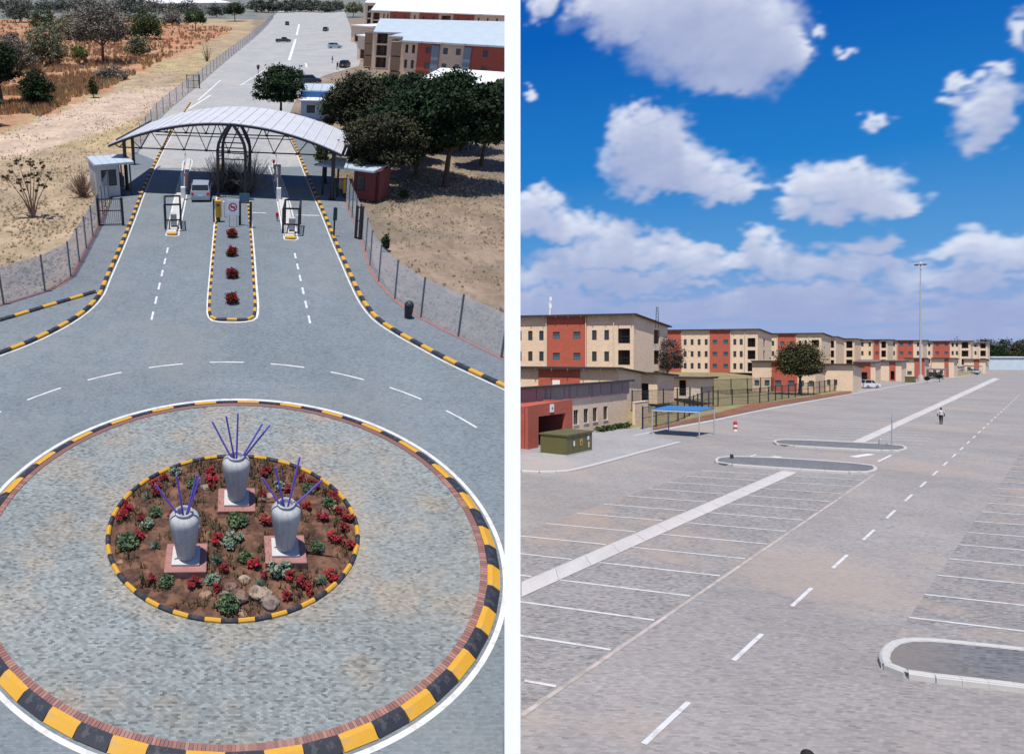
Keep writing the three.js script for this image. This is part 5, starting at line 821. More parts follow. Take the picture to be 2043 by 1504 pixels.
  T('yellow green shrub at foot of the large grey tree', 158, 118, 34, 26, 'bush', 'lime', { leaves: 900, size: 0.36, group: bv });
  T('grey bush between shed and round green tree', 345, 50, 44, 28, 'bush', 'grey', { leaves: 1500, size: 0.6, group: bv });
  T('small grey tree beside the shed', 432, 34, 40, 28, 'bush', 'far', { leaves: 1400, size: 0.7, group: bv });
  T('dark bush at left edge, nearest the rusty bank', -30, 250, 70, 80, 'bush', 'dark', { leaves: 3000, size: 0.35, group: bv });
  const r = rng(31); for (let i = 0; i < 16; i++) { const px = -60 + i * 30 + r() * 20, py = 12 + r() * 16; T(['first','second','third','fourth','fifth','sixth','seventh','eighth','ninth','tenth','eleventh','twelfth','thirteenth','fourteenth','fifteenth','sixteenth'][i] + ' bush from the left on the hazy skyline', px, py, 50 + r() * 30, 20 + r() * 12, 'bush', i % 3 ? 'far' : 'grey', { leaves: 900, size: 1.0, clumps: 40, group: 'far bushes on the skyline' }); }
  for (let i = 0; i < 9; i++) { const px = 505 + i * 20 + r() * 8; T(['first','second','third','fourth','fifth','sixth','seventh','eighth','ninth','tenth','eleventh','twelfth','thirteenth','fourteenth','fifteenth','sixteenth'][i] + ' dark tree from the left in the row closing the road', px, 22 + r() * 3, 36 + r() * 12, 20 + r() * 6, 'bush', 'far', { leaves: 1200, size: 0.9, clumps: 50, group: 'tree row at end of the road' }); }
  T('yellowish tree left of the back row blocks', 705, 34, 40, 26, 'round', 'olive', { leaves: 1200, size: 0.8 });
  twigShrub('thin bare sapling beside the far grass strip', 'L', L(413, 122), 3.6, 5.4, std({ color: lin(0.12, 0.075, 0.05) }), 40);
  // multi-stemmed sapling with brown leaves in the sand at left
  { const p = L(66, 432), o = thing('sapling', 'multi-stemmed sapling with brown leaf tufts on sandy ground', 'sapling', 'L', p), q = rng(5), w = [], tips = []; for (const [x, y] of [[-1.7, 3.6], [-1.2, 4.1], [-0.6, 4.6], [-0.2, 3.7], [0.25, 4.5], [0.7, 3.9], [1.2, 4.3], [1.7, 3.4], [-1.0, 3.1], [1.0, 3.0]]) { const m = V(x * 0.35, y * 0.42, (q() - 0.5) * 0.7), e = V(x, y, (q() - 0.5) * 1.6); w.push(rod(V(x * 0.06, 0, 0), m, 0.07, 0.045, 5), rod(m, e, 0.045, 0.02, 4)); tips.push([e.x, e.y - 0.1, e.z, 0.28, 0.42, 0.28], [mix(m.x, e.x, 0.55), mix(m.y, e.y, 0.55), e.z * 0.5, 0.22, 0.2, 0.22]); } w.push(rod(V(0, 0.4, 0), V(-2.2, 0.15, 0.5), 0.03, 0.02, 4), rod(V(-0.4, 1.4, 0), V(-1.9, 0.6, 0.4), 0.03, 0.02, 4)); part(o, 'stems', merge(w), tinted(texGrain, 0.2, 0.14, 0.1)); part(o, 'leaves', leafGeo(55, tips, 1500, 0.14, [[0.1, 0.075, 0.035], [0.08, 0.085, 0.04], [0.13, 0.09, 0.045]], 60), M.leaf); }
  // rusty grass and scrub on the ground
  const tuft = (() => { const out = []; for (let i = 0; i < 9; i++) { const a = i * 2.4, g = new THREE.ConeGeometry(0.07, 0.6, 3, 1).translate(0, 0.3, 0).rotateZ(0.5 * Math.sin(i * 3)).rotateY(a).translate(0.14 * Math.cos(a), 0, 0.14 * Math.sin(a)); out.push(g); } return merge(out); })();
  const rust = [[-300, 345], [0, 262], [60, 240], [140, 205], [230, 168], [300, 132], [395, 92], [470, 58], [330, 40], [0, 30], [-300, 60]].map((p) => L(...p)), n = 9000, im = new THREE.InstancedMesh(tuft, std({ roughness: 1 }), n), mt = new THREE.Matrix4(), cc = new THREE.Color(), q = rng(61); let k = 0, guard = 0;
  const base = new THREE.Matrix4().compose(site.L.o, site.L.q, V(1, 1, 1));
  while (k < n && guard++ < 200000) { const p = L(-250 + q() * 720, 34 + Math.pow(q(), 0.75) * 290); if (!inside(rust, p.x, p.z) || fbm(p.x / 7, p.z / 7, 77, 3) < 0.42) continue; const s = 0.7 + 1.3 * q(); mt.compose(p, new THREE.Quaternion().setFromAxisAngle(V(0, 1, 0), q() * 6), V(s, s * (0.6 + 0.7 * q()), s)); im.setMatrixAt(k, mt.premultiply(base)); const t = q(); im.setColorAt(k, t < 0.6 ? cc.setRGB(0.42, 0.2 + 0.06 * q(), 0.1) : t < 0.88 ? cc.setRGB(0.46, 0.31, 0.17) : cc.setRGB(0.2, 0.17, 0.09)); k++; }
  // short bleached grass on the sandy ground on both sides
  const n3 = 9000, im3 = new THREE.InstancedMesh(tuft, std({ roughness: 1 }), n3), pave = [...leftEdge, ...rightEdge, [1021, 1500], [-700, 1500]].map((p) => L(...p)); let k3 = 0;
  while (k3 < n3) { const p = L(-150 + q() * 1170, 60 + Math.pow(q(), 0.8) * 640); if (inside(pave, p.x, p.z) || inside(rust, p.x, p.z) || fbm(p.x / 5, p.z / 5, 79, 4) < 0.5 * q() + 0.3 || !leftOfWall(p, 0.6)) { if (guard++ > 900000) break; continue; } const s = 0.1 + 0.2 * q(); mt.compose(p.setY(-0.05), new THREE.Quaternion().setFromAxisAngle(V(0, 1, 0), q() * 6), V(s * 1.6, s, s * 1.6)); im3.setMatrixAt(k3, mt.premultiply(base)); const t = q(); im3.setColorAt(k3, t < 0.6 ? cc.setRGB(0.46, 0.37, 0.24) : t < 0.85 ? cc.setRGB(0.36, 0.28, 0.17) : cc.setRGB(0.2, 0.18, 0.11)); k3++; }
  im3.count = k3; im3.name = 'dry_grass'; tag(im3, 'short bleached grass scattered over the sandy ground', 'grass', null, 'stuff'); im3.castShadow = true; scene.add(im3);
  im.count = k; im.name = 'veld_grass'; tag(im, 'rusty dry grass tufts covering the veld at upper left', 'grass', null, 'stuff'); im.castShadow = true; scene.add(im);
}
// far lamp post and people by the car park
{
  const o = thing('lamp_post', 'short dark lamp post at left edge of the far paving', 'lamp', 'L', L(515, 152)); part(o, 'pole', rod(V(0, 0, 0), V(0, 1.4, 0), 0.07, 0.06, 8), M.steel); part(o, 'lantern', new THREE.CylinderGeometry(0.36, 0.2, 0.7, 8), M.steel, 0, 1.7, 0); part(o, 'cap', new THREE.ConeGeometry(0.42, 0.3, 8), M.steel, 0, 2.2, 0);
}

// ================================================================ level site: buildings
const along = (p, d, px) => { const k = (px - PX) / F; return (-k * p.z - p.x) / (d.x + k * d.z); };
const xFace = vC.clone().negate(), zFace = V(xFace.z * -1, 0, xFace.x), turnC = Math.atan2(-xFace.z, xFace.x), dvR = [vR.dot(xFace), vR.dot(zFace)];
const turnR = Math.atan2(-vR.z, vR.x), nRoad = V(Math.sin(turnR), 0, Math.cos(turnR));
function blockR(label, px, z, base, topPy, opt) {
  const p = Rz(px, z, base), h = heightAt(topPy, z) - base - 0.16, bays = opt.bays.map(([a, b, ...rest]) => [along(p, xFace, a), along(p, xFace, b), ...rest]);
  return block(label, 'R', p, turnC, { depth: 13, dv: dvR, h, roof: M.mauve, ...opt, bays });
}
blockR('nearest three-storey block with red centre bay and open balconies', 1265, 108, 2.0, 626, { sh: 3.12, hb: 9.2, depth: 14, over: 0.7, bays: [[1026, 1092, 'b', 'tall', 3], [1092, 1171, 'r', 'sq', 2], [1171, 1227, 'b', 'tall', 2], [1227, 1265, 'b', 'bal']], endBays: [[9.3, 2.4, 'bal']] });
blockR('second three-storey block along the road, with tall red bay', 1513, 181, 2.2, 656, { bays: [[1330, 1361, 'r', 'sq', 1], [1361, 1417, 'b', 'tall', 4], [1417, 1459, 'r', 'sq', 2], [1459, 1488, 'b', 'tall', 2], [1488, 1513, 'b', 'bal']], sh: 2.95, endBays: [[6, 1.6, 'bal']], hb: 9.4 });
blockR('third three-storey block, behind the round olive tree', 1640, 211, 2.2, 664, { bays: [[1518, 1553, 'b', 'tall', 2], [1553, 1590, 'r', 'sq', 2], [1590, 1616, 'b', 'tall', 2], [1616, 1640, 'b', 'bal']], hb: 9.4 });
blockR('fourth block along the road, one dark balcony column wide', 1669, 232, 2.2, 671, { bays: [[1636, 1650, 'b', 'tall', 1], [1650, 1669, 'b', 'bal']], hb: 9 });
blockR('fifth block along the road, all beige with one balcony column', 1706, 241, 2.2, 675, { bays: [[1664, 1686, 'b', 'tall', 2], [1686, 1706, 'b', 'bal']], hb: 9 });
blockR('sixth block along the road, with narrow red strip', 1758, 247, 2.2, 677, { bays: [[1700, 1744, 'b', 'tall', 3], [1744, 1757, 'r', 'sq', 1], [1757, 1772, 'b', 'bal']], hb: 9 });
blockR('seventh block along the road, red bay left of the tall mast', 1842, 256, 2.2, 678.5, { bays: [[1766, 1792, 'b', 'tall', 2], [1792, 1824, 'r', 'sq', 2], [1824, 1842, 'b', 'tall', 1]], hb: 9 });
blockR('eighth block along the road, red bay right of the tall mast', 1938, 268, 2.2, 680, { bays: [[1836, 1863, 'b', 'tall', 2], [1863, 1897, 'r', 'sq', 2], [1897, 1916, 'b', 'tall', 2], [1916, 1938, 'b', 'bal']], hb: 9 });
blockR('last beige block at the far end of the row', 1972, 282, 2.2, 684, { bays: [[1932, 1954, 'b', 'tall', 2], [1954, 1972, 'b', 'bal']], hb: 8.6 });
const low = { storeys: 1, name: 'house', group: 'single-storey houses', rafters: false };
blockR('low house with red gable behind the red porch house', 1234, 84, 0.6, 733, { ...low, rafters: true, depth: 7, hb: 4.2, sh: 3, bays: [[1024, 1075, 'b', 'tall', 2], [1075, 1158, 'r', 'none'], [1158, 1234, 'b', 'none']], over: 0.6 });
blockR('low beige house with dark porch recess behind the carport', 1312, 92, 1.0, 743, { ...low, depth: 6, hb: 3.3, sh: 3, bays: [[1236, 1264, 'b', 'none'], [1264, 1302, 'b', 'bal'], [1302, 1312, 'b', 'none']], over: 0.6 });
blockR('small beige house end above the blue carport roof', 1398, 102, 1.0, 752, { ...low, depth: 6, hb: 2.7, sh: 3, bays: [[1334, 1352, 'b', 'none'], [1352, 1374, 'b', 'bal'], [1374, 1398, 'p', 'none']], over: 0.6 });
blockR('low house with red entrance bay behind the round olive tree', 1628, 136, 0, 720, { ...low, depth: 10, hb: 4.6, sh: 3, glass: M.glassBlue, bays: [[1502, 1541, 'b', 'sq', 2], [1541, 1592, 'r', 'sq', 2], [1592, 1628, 'b', 'sq', 2]], over: 0.5 });
blockR('low beige house with two dark windows right of the round tree', 1703, 140, 0, 726, { ...low, depth: 9, hb: 4.2, sh: 3, bays: [[1634, 1648, 'b', 'none'], [1648, 1675, 'b', 'sq', 2], [1675, 1703, 'b', 'none']], over: 0.5 });
blockR('low house with red porch behind the white car', 1748, 176, 0, 722, { ...low, depth: 8, hb: 5.2, sh: 3, bays: [[1704, 1738, 'r', 'bal'], [1738, 1748, 'b', 'none']], over: 0.5 });
blockR('low house with narrow red door strip near the mast', 1800, 186, 0, 720, { ...low, depth: 9, hb: 5, sh: 3, bays: [[1750, 1776, 'b', 'none'], [1776, 1788, 'r', 'bal'], [1788, 1800, 'b', 'none']], over: 0.5 });
blockR('low beige house under the tall mast', 1846, 200, 0, 714, { ...low, depth: 10, hb: 5, sh: 3, bays: [[1806, 1826, 'b', 'sq', 1], [1826, 1846, 'r', 'none']], over: 0.5 });
blockR('low house with red doorway right of the mast', 1905, 214, 0, 714, { ...low, depth: 10, hb: 5, sh: 3, bays: [[1860, 1886, 'b', 'sq', 2], [1886, 1894, 'r', 'none'], [1894, 1905, 'b', 'none']], over: 0.5 });
blockR('farthest low house by the pale shed', 1968, 250, 0, 716, { ...low, depth: 10, hb: 4, sh: 3, bays: [[1925, 1945, 'b', 'sq', 1], [1945, 1955, 'r', 'none'], [1955, 1968, 'b', 'none']], over: 0.5 });

// nearest house: red porch facing the car park
{
  const p = R(1145, 866), t = (px, q = p) => along(q, vR, px), o = thing('house', 'nearest house with red porch, dark cladding band and four slim windows', 'house', 'R', p, turnR, 'single-storey houses');
  const xl = t(1030), xr = t(1252), slim = (px, sill = true) => ({ x: t(px), y: 0.85, w: 1.0, h: 1.3, sill: true });
  wallPanel(o, 'wall', M.brickBeige, 0, 0, 0, xl, xr, 0, 3.15, 3.15, [1041, 1150, 1170, 1188, 1209].map((x) => slim(x)));
  wallPanel(o, 'end_wall', M.brickBeige, xr, -0.004, Math.PI / 2, 0.003, 6, 0, 3.1, 3.1, []);
  part(o, 'cladding', box(xr - xl + 0.3, 1.3, 0.2), M.cladding, (xl + xr) / 2, 3.8, 0.06);
  for (let x = xl + 0.6; x < xr; x += 2.6) part(o, 'cladding_rib', box(0.06, 1.26, 0.05), M.cladding, x, 3.79, 0.18);
  const rf = part(o, 'roof', box(xr - xl + 1.2, 0.14, 8), M.mauve, (xl + xr) / 2 + 0.1, 4.12, -3.62); rf.rotation.x = -0.09; part(o, 'fascia', box(xr - xl + 1.2, 0.2, 0.1), M.darkTrim, (xl + xr) / 2 + 0.1, 4.5, 0.42);
  const q = p.clone().addScaledVector(nRoad, 2.6), a = t(1054, q), b = t(1143, q), c0 = t(1075, q), c1 = t(1129, q);
  wallPanel(o, 'porch', M.brickRed, 0, 2.6, 0, a, b, 0, 3.35, 3.55, [{ x: (c0 + c1) / 2, y: 0.02, w: c1 - c0, h: 2.45, kind: 'recess', deep: 2.1, name: 'doorway', mat: M.brickShaded }]);  // doorway lining coloured darker to deepen the shade inside
  part(o, 'porch_side', box(0.25, 3.4, 2.3), M.brickRed, b - 0.13, 1.7, 1.15); part(o, 'porch_side', box(0.25, 3.3, 2.3), M.brickRed, a + 0.13, 1.65, 1.15); part(o, 'porch_slab', box(b - a - 0.1, 0.15, 2.3), M.brickRed, (a + b) / 2, 3.2, 1.17);
  part(o, 'door', box(1.0, 2.1, 0.06), M.frame, (c0 + c1) / 2 - 0.5, 1.05, 0.42);
  const sg = part(o, 'sign', box(0.62, 0.62, 0.05), M.white, t(1101, q), 3.0, 2.64); part(sg, 'dot', new THREE.CylinderGeometry(0.09, 0.09, 0.02, 12).rotateX(Math.PI / 2), M.frame, 0, 0, 0.03);
  const g = thing('garden_wall', 'stepped beige brick wall at right end of the nearest house', 'wall', 'R', p.clone().addScaledVector(vR, xr + 0.1).addScaledVector(nRoad, 0.6), turnR), w = t(1279) - xr; part(g, 'wall', box(w, 2.25, 0.24), M.brickBeige, w / 2, 1.12, 0); part(g, 'coping', box(w + 0.08, 0.08, 0.32), M.brickPale, w / 2, 2.29, 0);
  // planting strip at its foot
  let k = 0; for (const px of [1198, 1206, 1215, 1223, 1232, 1240, 1248]) { const f = p.clone().addScaledVector(nRoad, 1.2), s = f.addScaledVector(vR, t(px, p.clone().addScaledVector(nRoad, 1.2))); const b2 = thing('low_shrub', ['first','second','third','fourth','fifth','sixth','seventh'][k] + ' low shrub from the left below the slim windows', 'shrub', 'R', s.setY(0.08), k, 'shrubs along the nearest house'); part(b2, 'foliage', leafGeo(500 + k++, [[0, 0.2, 0, 0.5, 0.2, 0.35]], 160, 0.2, TONE.green, 20), M.leaf); }
}
// sign on the red gable of the house behind
{ const s = solo('wall_sign', 'small white square sign on the red gable', 'sign', box(0.8, 0.6, 0.05), M.white, 'R', Rz(1111, 87, heightAt(763, 87)), turnC); s.position.addScaledVector(zFace, 0.6); }

// ================================================================ level site: street furniture
{
  // electrical cabinet
  const p = R(1131, 911, 0.1), o = thing('electrical_cabinet', 'olive green electrical cabinet with warning plates on the footway', 'cabinet', 'R', p, turnR), l = along(p, vR, 1182) , d = 1.9, h = 1.32;
  part(o, 'plinth', box(l + 0.06, 0.1, d + 0.06), M.concrete, l / 2, 0.05, -d / 2); part(o, 'body', box(l, h, d), M.olive, l / 2, h / 2 + 0.1, -d / 2); part(o, 'lid', box(l + 0.16, 0.1, d + 0.16), M.olive, l / 2, h + 0.15, -d / 2);
  for (let i = 1; i < 4; i++) part(o, 'door_seam', box(0.03, h - 0.1, 0.02), M.frame, l * i / 4, h / 2 + 0.1, 0.004);
  const tri = new THREE.Shape([[-0.2, -0.17], [0.2, -0.17], [0, 0.19]].map((q) => new THREE.Vector2(...q))); const pg = new THREE.ExtrudeGeometry(tri, { depth: 0.02, bevelEnabled: false });
  part(o, 'warning_plate', box(0.22, 0.34, 0.02), M.white, l * 0.28, h * 0.62, 0.015); part(o, 'warning_plate', box(0.4, 0.46, 0.02), M.yellow, l * 0.55, h * 0.62, 0.015); part(o, 'warning_mark', pg, M.frame, l * 0.55, h * 0.62, 0.03).scale.setScalar(0.6); part(o, 'warning_plate', box(0.24, 0.26, 0.02), M.white, l * 0.84, h * 0.78, 0.015); part(o, 'warning_plate', box(0.18, 0.4, 0.02), tinted(texGrain, 0.6, 0.5, 0.3), l * 0.86, h * 0.42, 0.015);
  const c2 = copyOf(o, 'small green electrical cabinet far off below the mast', 'R', R(1826, 764), turnR); c2.scale.set(0.7, 0.95, 0.9);
}
function carport(label, pts, h, roofMat, drop = 0.25) {
  const [a, b, c, d] = pts, o = thing('carport', label, 'carport', 'R', a, 0, 'carports'), r = (p) => p.clone().sub(a);
  const P = [a, b, c, d].map(r), top = P.map((p, i) => p.clone().setY(h + (i > 1 ? drop : 0))), pos = [], f = (k) => k.forEach((v) => pos.push(v.x, v.y, v.z)), up = V(0, 0.07, 0), T = top.map((v) => v.clone().add(up));
  f([T[0], T[1], T[2]]); f([T[0], T[2], T[3]]); f([top[0], top[2], top[1]]); f([top[0], top[3], top[2]]); for (let i = 0; i < 4; i++) { const j = (i + 1) % 4; f([top[i], top[j], T[j]]); f([top[i], T[j], T[i]]); }
  const g = new THREE.BufferGeometry(); g.setAttribute('position', new THREE.Float32BufferAttribute(pos, 3)); g.setAttribute('uv', new THREE.Float32BufferAttribute(pos.filter((_, i) => i % 3 !== 1), 2)); g.computeVertexNormals(); part(o, 'roof', g, roofMat);
  P.forEach((p, i) => part(o, 'post', rod(V(p.x, 0, p.z), top[i], 0.05, 0.05, 8), M.galv)); part(o, 'beam', bar(top[0].clone().setY(h - 0.06), top[1].clone().setY(h - 0.06), 0.08, 0.1), M.galv); part(o, 'beam', bar(top[3].clone().setY(h + drop - 0.06), top[2].clone().setY(h + drop - 0.06), 0.08, 0.1), M.galv);
  return o;
}
{
  const a = R(1302, 868), b = R(1396, 874), dep = vR.clone().multiplyScalar(along(b, vR, 1426));
  carport('blue roofed open carport on slim posts by the kerb', [a, b, b.clone().add(dep), a.clone().add(dep)], 2.25, M.blueSheet, 0.12);
  const c = R(1842, 755), d = R(1888, 757), e = vR.clone().multiplyScalar(9); carport('grey roofed carport beside the base of the mast', [c, d, d.clone().add(e), c.clone().add(e)], 2.5, M.mauve, 0.1);
  const f = R(1922, 746), g = R(1958, 748); carport('far grey carport near the end of the road', [f, g, g.clone().add(e), f.clone().add(e)], 2.6, M.mauve, 0.1);
  // mast
  const m = R(1838, 759), o = thing('light_mast', 'very tall slim grey lighting mast with ring of lamps', 'light mast', 'R', m); const z = -m.z, h = heightAt(527, z); part(o, 'pole', new THREE.CylinderGeometry(0.1, 0.26, h, 12), M.galv, 0, h / 2, 0); part(o, 'base', new THREE.CylinderGeometry(0.55, 0.6, 1.4, 12), M.concrete, 0, 0.7, 0); part(o, 'ring', new THREE.TorusGeometry(0.9, 0.08, 6, 20).rotateX(Math.PI / 2), M.galv, 0, h, 0); for (let i = 0; i < 8; i++) { const q = i / 8 * 6.283; part(o, 'lamp', box(0.5, 0.22, 0.35), M.frame, 1.0 * Math.cos(q), h - 0.15, 1.0 * Math.sin(q), -q); } part(o, 'cap', new THREE.ConeGeometry(0.5, 0.5, 10), M.galv, 0, h + 0.4, 0);
  // marker post and hydrant
  const hy = thing('marker_post', 'red and white striped marker post on the paving', 'post', 'R', R(1468, 860)); for (const [y, mm] of [[0.1, M.white], [0.3, M.red], [0.5, M.white], [0.7, M.red]]) part(hy, 'band', new THREE.CylinderGeometry(0.16, 0.17, 0.2, 12), mm, 0, y, 0); part(hy, 'cap', new THREE.SphereGeometry(0.16, 12, 6, 0, 6.3, 0, 1.6), M.red, 0, 0.8, 0);
  const sp = thing('sign_post', 'slim grey post standing on the farther flat island', 'post', 'R', R(1781, 892).setY(0.13)); part(sp, 'pole', new THREE.CylinderGeometry(0.04, 0.05, 2.4, 8), M.galv, 0, 1.2, 0); part(sp, 'plate', box(0.16, 0.5, 0.03), M.galv, 0, 2.2, 0.05);
  for (const [x, y, l, h0] of [[1461, 918, 'small black bollard at left end of nearer flat island', 0], [1758, 889, 'small grey bollard on the farther flat island', 0.13]]) { const q = thing('bollard', l, 'bollard', 'R', R(x, y).setY(h0)); part(q, 'post', new THREE.CylinderGeometry(0.1, 0.13, 0.32, 10), h0 ? M.galv : M.black, 0, 0.16, 0); part(q, 'cap', new THREE.SphereGeometry(0.11, 10, 6), h0 ? M.galv : M.black, 0, 0.32, 0); }
  // rooftop and far masts
  const rm = Rz(1312, 112, heightAt(646, 112)), an = thing('roof_aerial', 'black lattice aerial on roof of the nearest three-storey block', 'aerial', 'R', rm); const ah = heightAt(612, 112) - rm.y; for (const s of [-0.22, 0.22]) part(an, 'leg', rod(V(s, -0.6, 0), V(s * 0.5, ah, 0), 0.05, 0.04, 5), M.steel); for (let i = 0; i < 6; i++) part(an, 'rung', box(0.4, 0.05, 0.05), M.steel, 0, i * ah / 6 + 0.2, 0);
  const tw = Rz(1098, 420, 2.2), tm = thing('radio_mast', 'distant pale radio mast above the nearest block roof', 'mast', 'R', tw), th = heightAt(596, 420) - 2.2; part(tm, 'lattice', new THREE.CylinderGeometry(0.4, 1.1, th, 4), M.white, 0, th / 2, 0); part(tm, 'antenna', box(1.6, 2.4, 0.8), M.white, 0, th - 4, 0); part(tm, 'antenna', box(1.4, 2, 0.8), M.white, 0.2, th, 0);
}
// fences around the lawn
fence('black mesh fence along the red soil verge', 'R', [[1283, 858], [1350, 842], [1425, 812], [1510, 805], [1573, 795], [1625, 787], [1694, 776]].map((p) => R(...p)), 2.1, 4, M.meshDark, M.steel, { y: 0.03, rails: [2.08, 1.1] });
fence('taller black mesh fence farther back on the lawn', 'R', [[1424, 789], [1500, 785], [1580, 778]].map((p) => R(...p)), 2.6, 5, M.meshDark, M.steel, { y: 0.03, rails: [2.58] });
fence('black mesh fence enclosing the beige houses behind the carport', 'R', [Rz(1262, 84, 0), Rz(1340, 88, 0), Rz(1424, 94, 0)], 2.4, 3, M.meshDark, M.steel, { y: 0.6, rails: [2.38] });

// vehicles
car('white sport utility car parked on the verge by the houses', 'R', R(1735, 774), 0.1, lin(0.75, 0.75, 0.76), { len: 3.7, h: 1.66, w: 1.8, name: 'parked_car', group: 'cars parked along the houses' });
car('dark car parked under the grey carport by the mast', 'R', R(1862, 753), 0.2, lin(0.03, 0.035, 0.04), { len: 4, name: 'parked_car', group: 'cars parked along the houses' });
car('grey car parked in shade left of the mast', 'R', R(1882, 752), 0.2, lin(0.1, 0.11, 0.12), { len: 4, name: 'parked_car', group: 'cars parked along the houses' });
car('pale blue car parked at the far carport', 'R', R(1946, 745), 0.2, lin(0.45, 0.55, 0.6), { len: 4, name: 'parked_car', group: 'cars parked along the houses' });

// trees
const Rs = (py) => (py - PY) / HR;
tree('round olive tree in front of the low house', 'R', R(1596, 788), 6.6, 9.2, 'round', 'scrub', { leaves: 9000, size: 0.3, clumps: 220, rad: 0.026 });
tree('bare purplish tree beside end wall of the nearest block', 'R', Rz(1332, 116, 1.8), 4.6, 8.0, 'round', 'twig', { leaves: 2600, size: 0.24, clumps: 160, rad: 0.02 });
{
  const pale = [[1876, 762, 2.6, 'dark young tree on the paving, right of the mast'], [1851, 764, 1.6, 'small dark shrub on the paving, below the mast']]; for (const [x, y, h, l] of pale) tree(l, 'R', R(x, y), h * 0.6, h, 'round', 'dark', { leaves: 700, size: 0.18, rad: 0.03 });
  const r = rng(91), z = 330; for (let i = 0; i < 10; i++) { const px = 1905 + i * 17 + r() * 8; tree(i < 2 ? ['first','second'][i] + ' dark tree rising behind the last beige block' : ['first','second','third','fourth','fifth','sixth','seventh','eighth'][i - 2] + ' tree from the left in the wood behind the pale shed', 'R', Rz(px, z + r() * 25, 0), 10 + 3 * r(), 11.5 + 2.5 * r(), 'bush', i % 3 === 1 ? 'rust' : 'dark', { leaves: 2200, size: 0.6, clumps: 90, rad: 0.015, group: 'trees at the far right' }); }
  const p = Rz(1974, 300, 0), o = thing('far_shed', 'long pale blue shed wall closing the far end of the road', 'building', 'R', p, turnC * 0.2), l = 60; wallPanel(o, 'wall', tinted(texRoof, 0.46, 0.55, 0.6), 0, 0, 0, 0, l, 0, 4.8, 4.8, []); part(o, 'roof', box(l + 1, 0.3, 14), M.roofWhite, l / 2, 5.0, -6.5); part(o, 'end_wall', box(0.3, 4.8, 12), M.roofPale, 0.16, 2.4, -6.3);
}

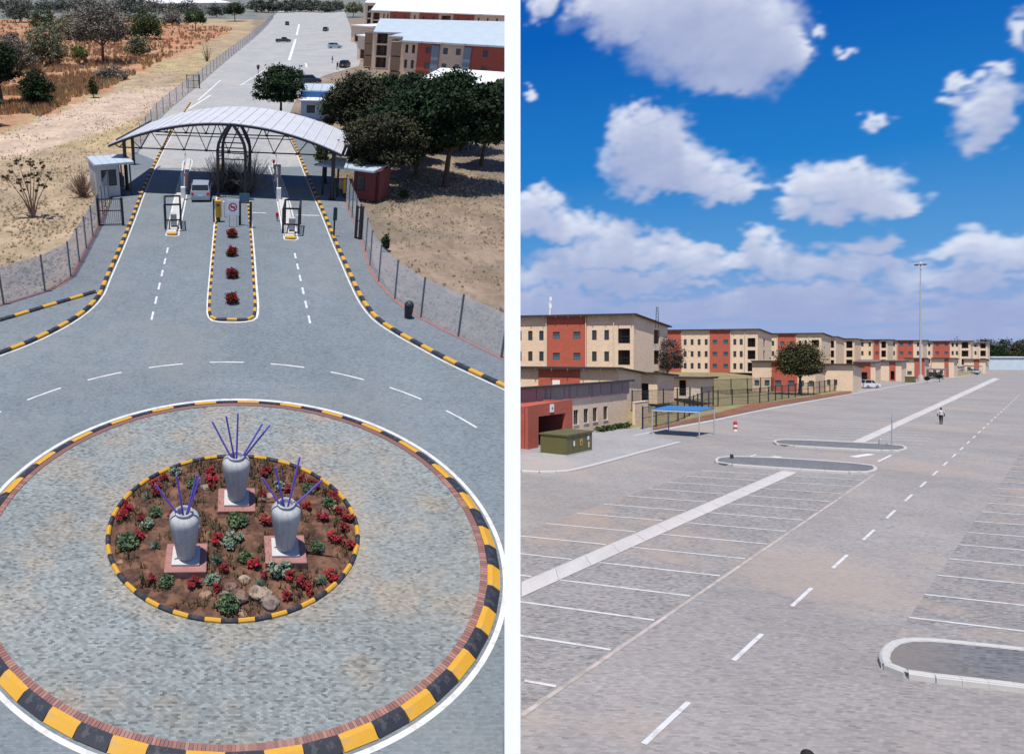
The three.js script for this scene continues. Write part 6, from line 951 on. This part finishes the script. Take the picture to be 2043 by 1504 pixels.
// ================================================================ people
function person(label, s, p, turn, { shirt, trousers, skin = [0.09, 0.05, 0.035], hair = [0.012, 0.01, 0.01], stride = 0.22, h = 1.72, bag }) {
  const k = h / 1.72, J = { head: [0, 1.6, 0.02], neck: [0, 1.44, 0], chest: [0, 1.26, 0], waist: [0, 1.02, 0], hip: [0, 0.92, 0] };
  const bones = [[J.head, J.head, 0.1, 0.1], [[0, 1.5, 0.01], J.neck, 0.055, 0.06], [[-0.13, 1.36, 0], [0.13, 1.36, 0], 0.085, 0.085], [J.chest, J.waist, 0.15, 0.125], [J.waist, J.hip, 0.125, 0.14]];
  for (const q of [-1, 1]) { const f = q * stride; bones.push([[q * 0.19, 1.38, 0], [q * 0.24, 1.12, -f * 0.35], 0.06, 0.048], [[q * 0.24, 1.12, -f * 0.35], [q * 0.24, 0.88, -f * 0.8 + 0.04], 0.046, 0.036], [[q * 0.24, 0.88, -f * 0.8 + 0.04], [q * 0.23, 0.79, -f * 0.8 + 0.06], 0.042, 0.03], [[q * 0.09, 0.9, 0], [q * 0.1, 0.5, f * 0.55], 0.095, 0.068], [[q * 0.1, 0.5, f * 0.55], [q * 0.1, 0.09, f * 0.9 - 0.03], 0.066, 0.045], [[q * 0.1, 0.05, f * 0.9 - 0.05], [q * 0.11, 0.035, f * 0.9 + 0.16], 0.05, 0.04]); }
  const n = 56, mc = new MarchingCubes(n, new THREE.MeshStandardMaterial(), false, false, 60000), half = 0.95, A = V(0, 0, 0), ba = V(0, 0, 0), pa = V(0, 0, 0); mc.isolation = 0;
  for (let z = 0; z < n; z++) for (let y = 0; y < n; y++) for (let x = 0; x < n; x++) {
    A.set((x - n / 2) / (n / 2) * half, (y - n / 2) / (n / 2) * half + 0.86, (z - n / 2) / (n / 2) * half); let d = 9;
    for (const [a, b, r0, r1] of bones) { ba.set(b[0] - a[0], b[1] - a[1], b[2] - a[2]); pa.set(A.x - a[0], A.y - a[1], A.z - a[2]); const bb = ba.lengthSq(), t = bb > 0 ? clamp(pa.dot(ba) / bb) : 0, e = pa.addScaledVector(ba, -t).length() - mix(r0, r1, t), w = clamp(0.5 + 0.5 * (d - e) / 0.035); d = mix(d, e, w) - 0.035 * w * (1 - w); }
    mc.field[x + y * n + z * n * n] = -d;
  }
  mc.update(); const cnt = mc.count, pos = new Float32Array(cnt * 3), nor = new Float32Array(cnt * 3), col = new Float32Array(cnt * 3);
  for (let i = 0; i < cnt; i++) { const x = mc.positionArray[i * 3] * half, y = mc.positionArray[i * 3 + 1] * half + 0.86, z = mc.positionArray[i * 3 + 2] * half; pos.set([x * k, y * k, z * k], i * 3); nor.set([mc.normalArray[i * 3], mc.normalArray[i * 3 + 1], mc.normalArray[i * 3 + 2]], i * 3); const c = y > 1.62 || (y > 1.54 && z < 0) ? hair : y > 1.43 || (Math.abs(x) > 0.19 && y < 1.13) ? skin : y > 0.96 ? shirt : y > 0.1 ? trousers : [0.02, 0.02, 0.02]; col.set(c, i * 3); }
  const g = new THREE.BufferGeometry(); g.setAttribute('position', new THREE.BufferAttribute(pos, 3)); g.setAttribute('color', new THREE.BufferAttribute(col, 3)); g.computeVertexNormals();
  const o = thing('person', label, 'person', s, p, turn, 'people on the paving'); part(o, 'body', g, M.skinned);
  return o;
}
person('person in pale shirt and dark trousers walking on the road', 'R', R(1879, 846), -0.9, { shirt: [0.55, 0.55, 0.55], trousers: [0.02, 0.02, 0.025] });
{ const q = R(1612, 1507, 1.5); person('person in red top at the bottom edge of view', 'R', V(q.x, 0, q.z), 2.2, { shirt: [0.5, 0.02, 0.08], trousers: [0.03, 0.03, 0.05], stride: 0.1, h: 1.6 }); }
person('person in dark clothes walking near the black parked car', 'L', L(673, 139), 0.4, { shirt: [0.03, 0.03, 0.04], trousers: [0.02, 0.02, 0.02] });
person('person in grey clothes standing beyond the round dark tree', 'L', L(663, 126), 2.0, { shirt: [0.2, 0.2, 0.22], trousers: [0.04, 0.04, 0.05], stride: 0.1 });

// things that look alike and stand together are told apart by their order from the left
{
  const same = new Map(); for (const o of scene.children) if (o.userData.label) { const k = o.userData.label; if (!same.has(k)) same.set(k, []); same.get(k).push(o); }
  const words = ['leftmost', 'second from left', 'third from left', 'fourth from left', 'fifth from left', 'sixth from left', 'seventh from left', 'eighth from left', 'ninth from left'];
  for (const [k, list] of same) if (list.length > 1) list.sort((a, b) => a.position.x - b.position.x).forEach((o, i) => { o.userData.label = k + ', ' + words[i]; });
}
renderer.render(scene, camera);
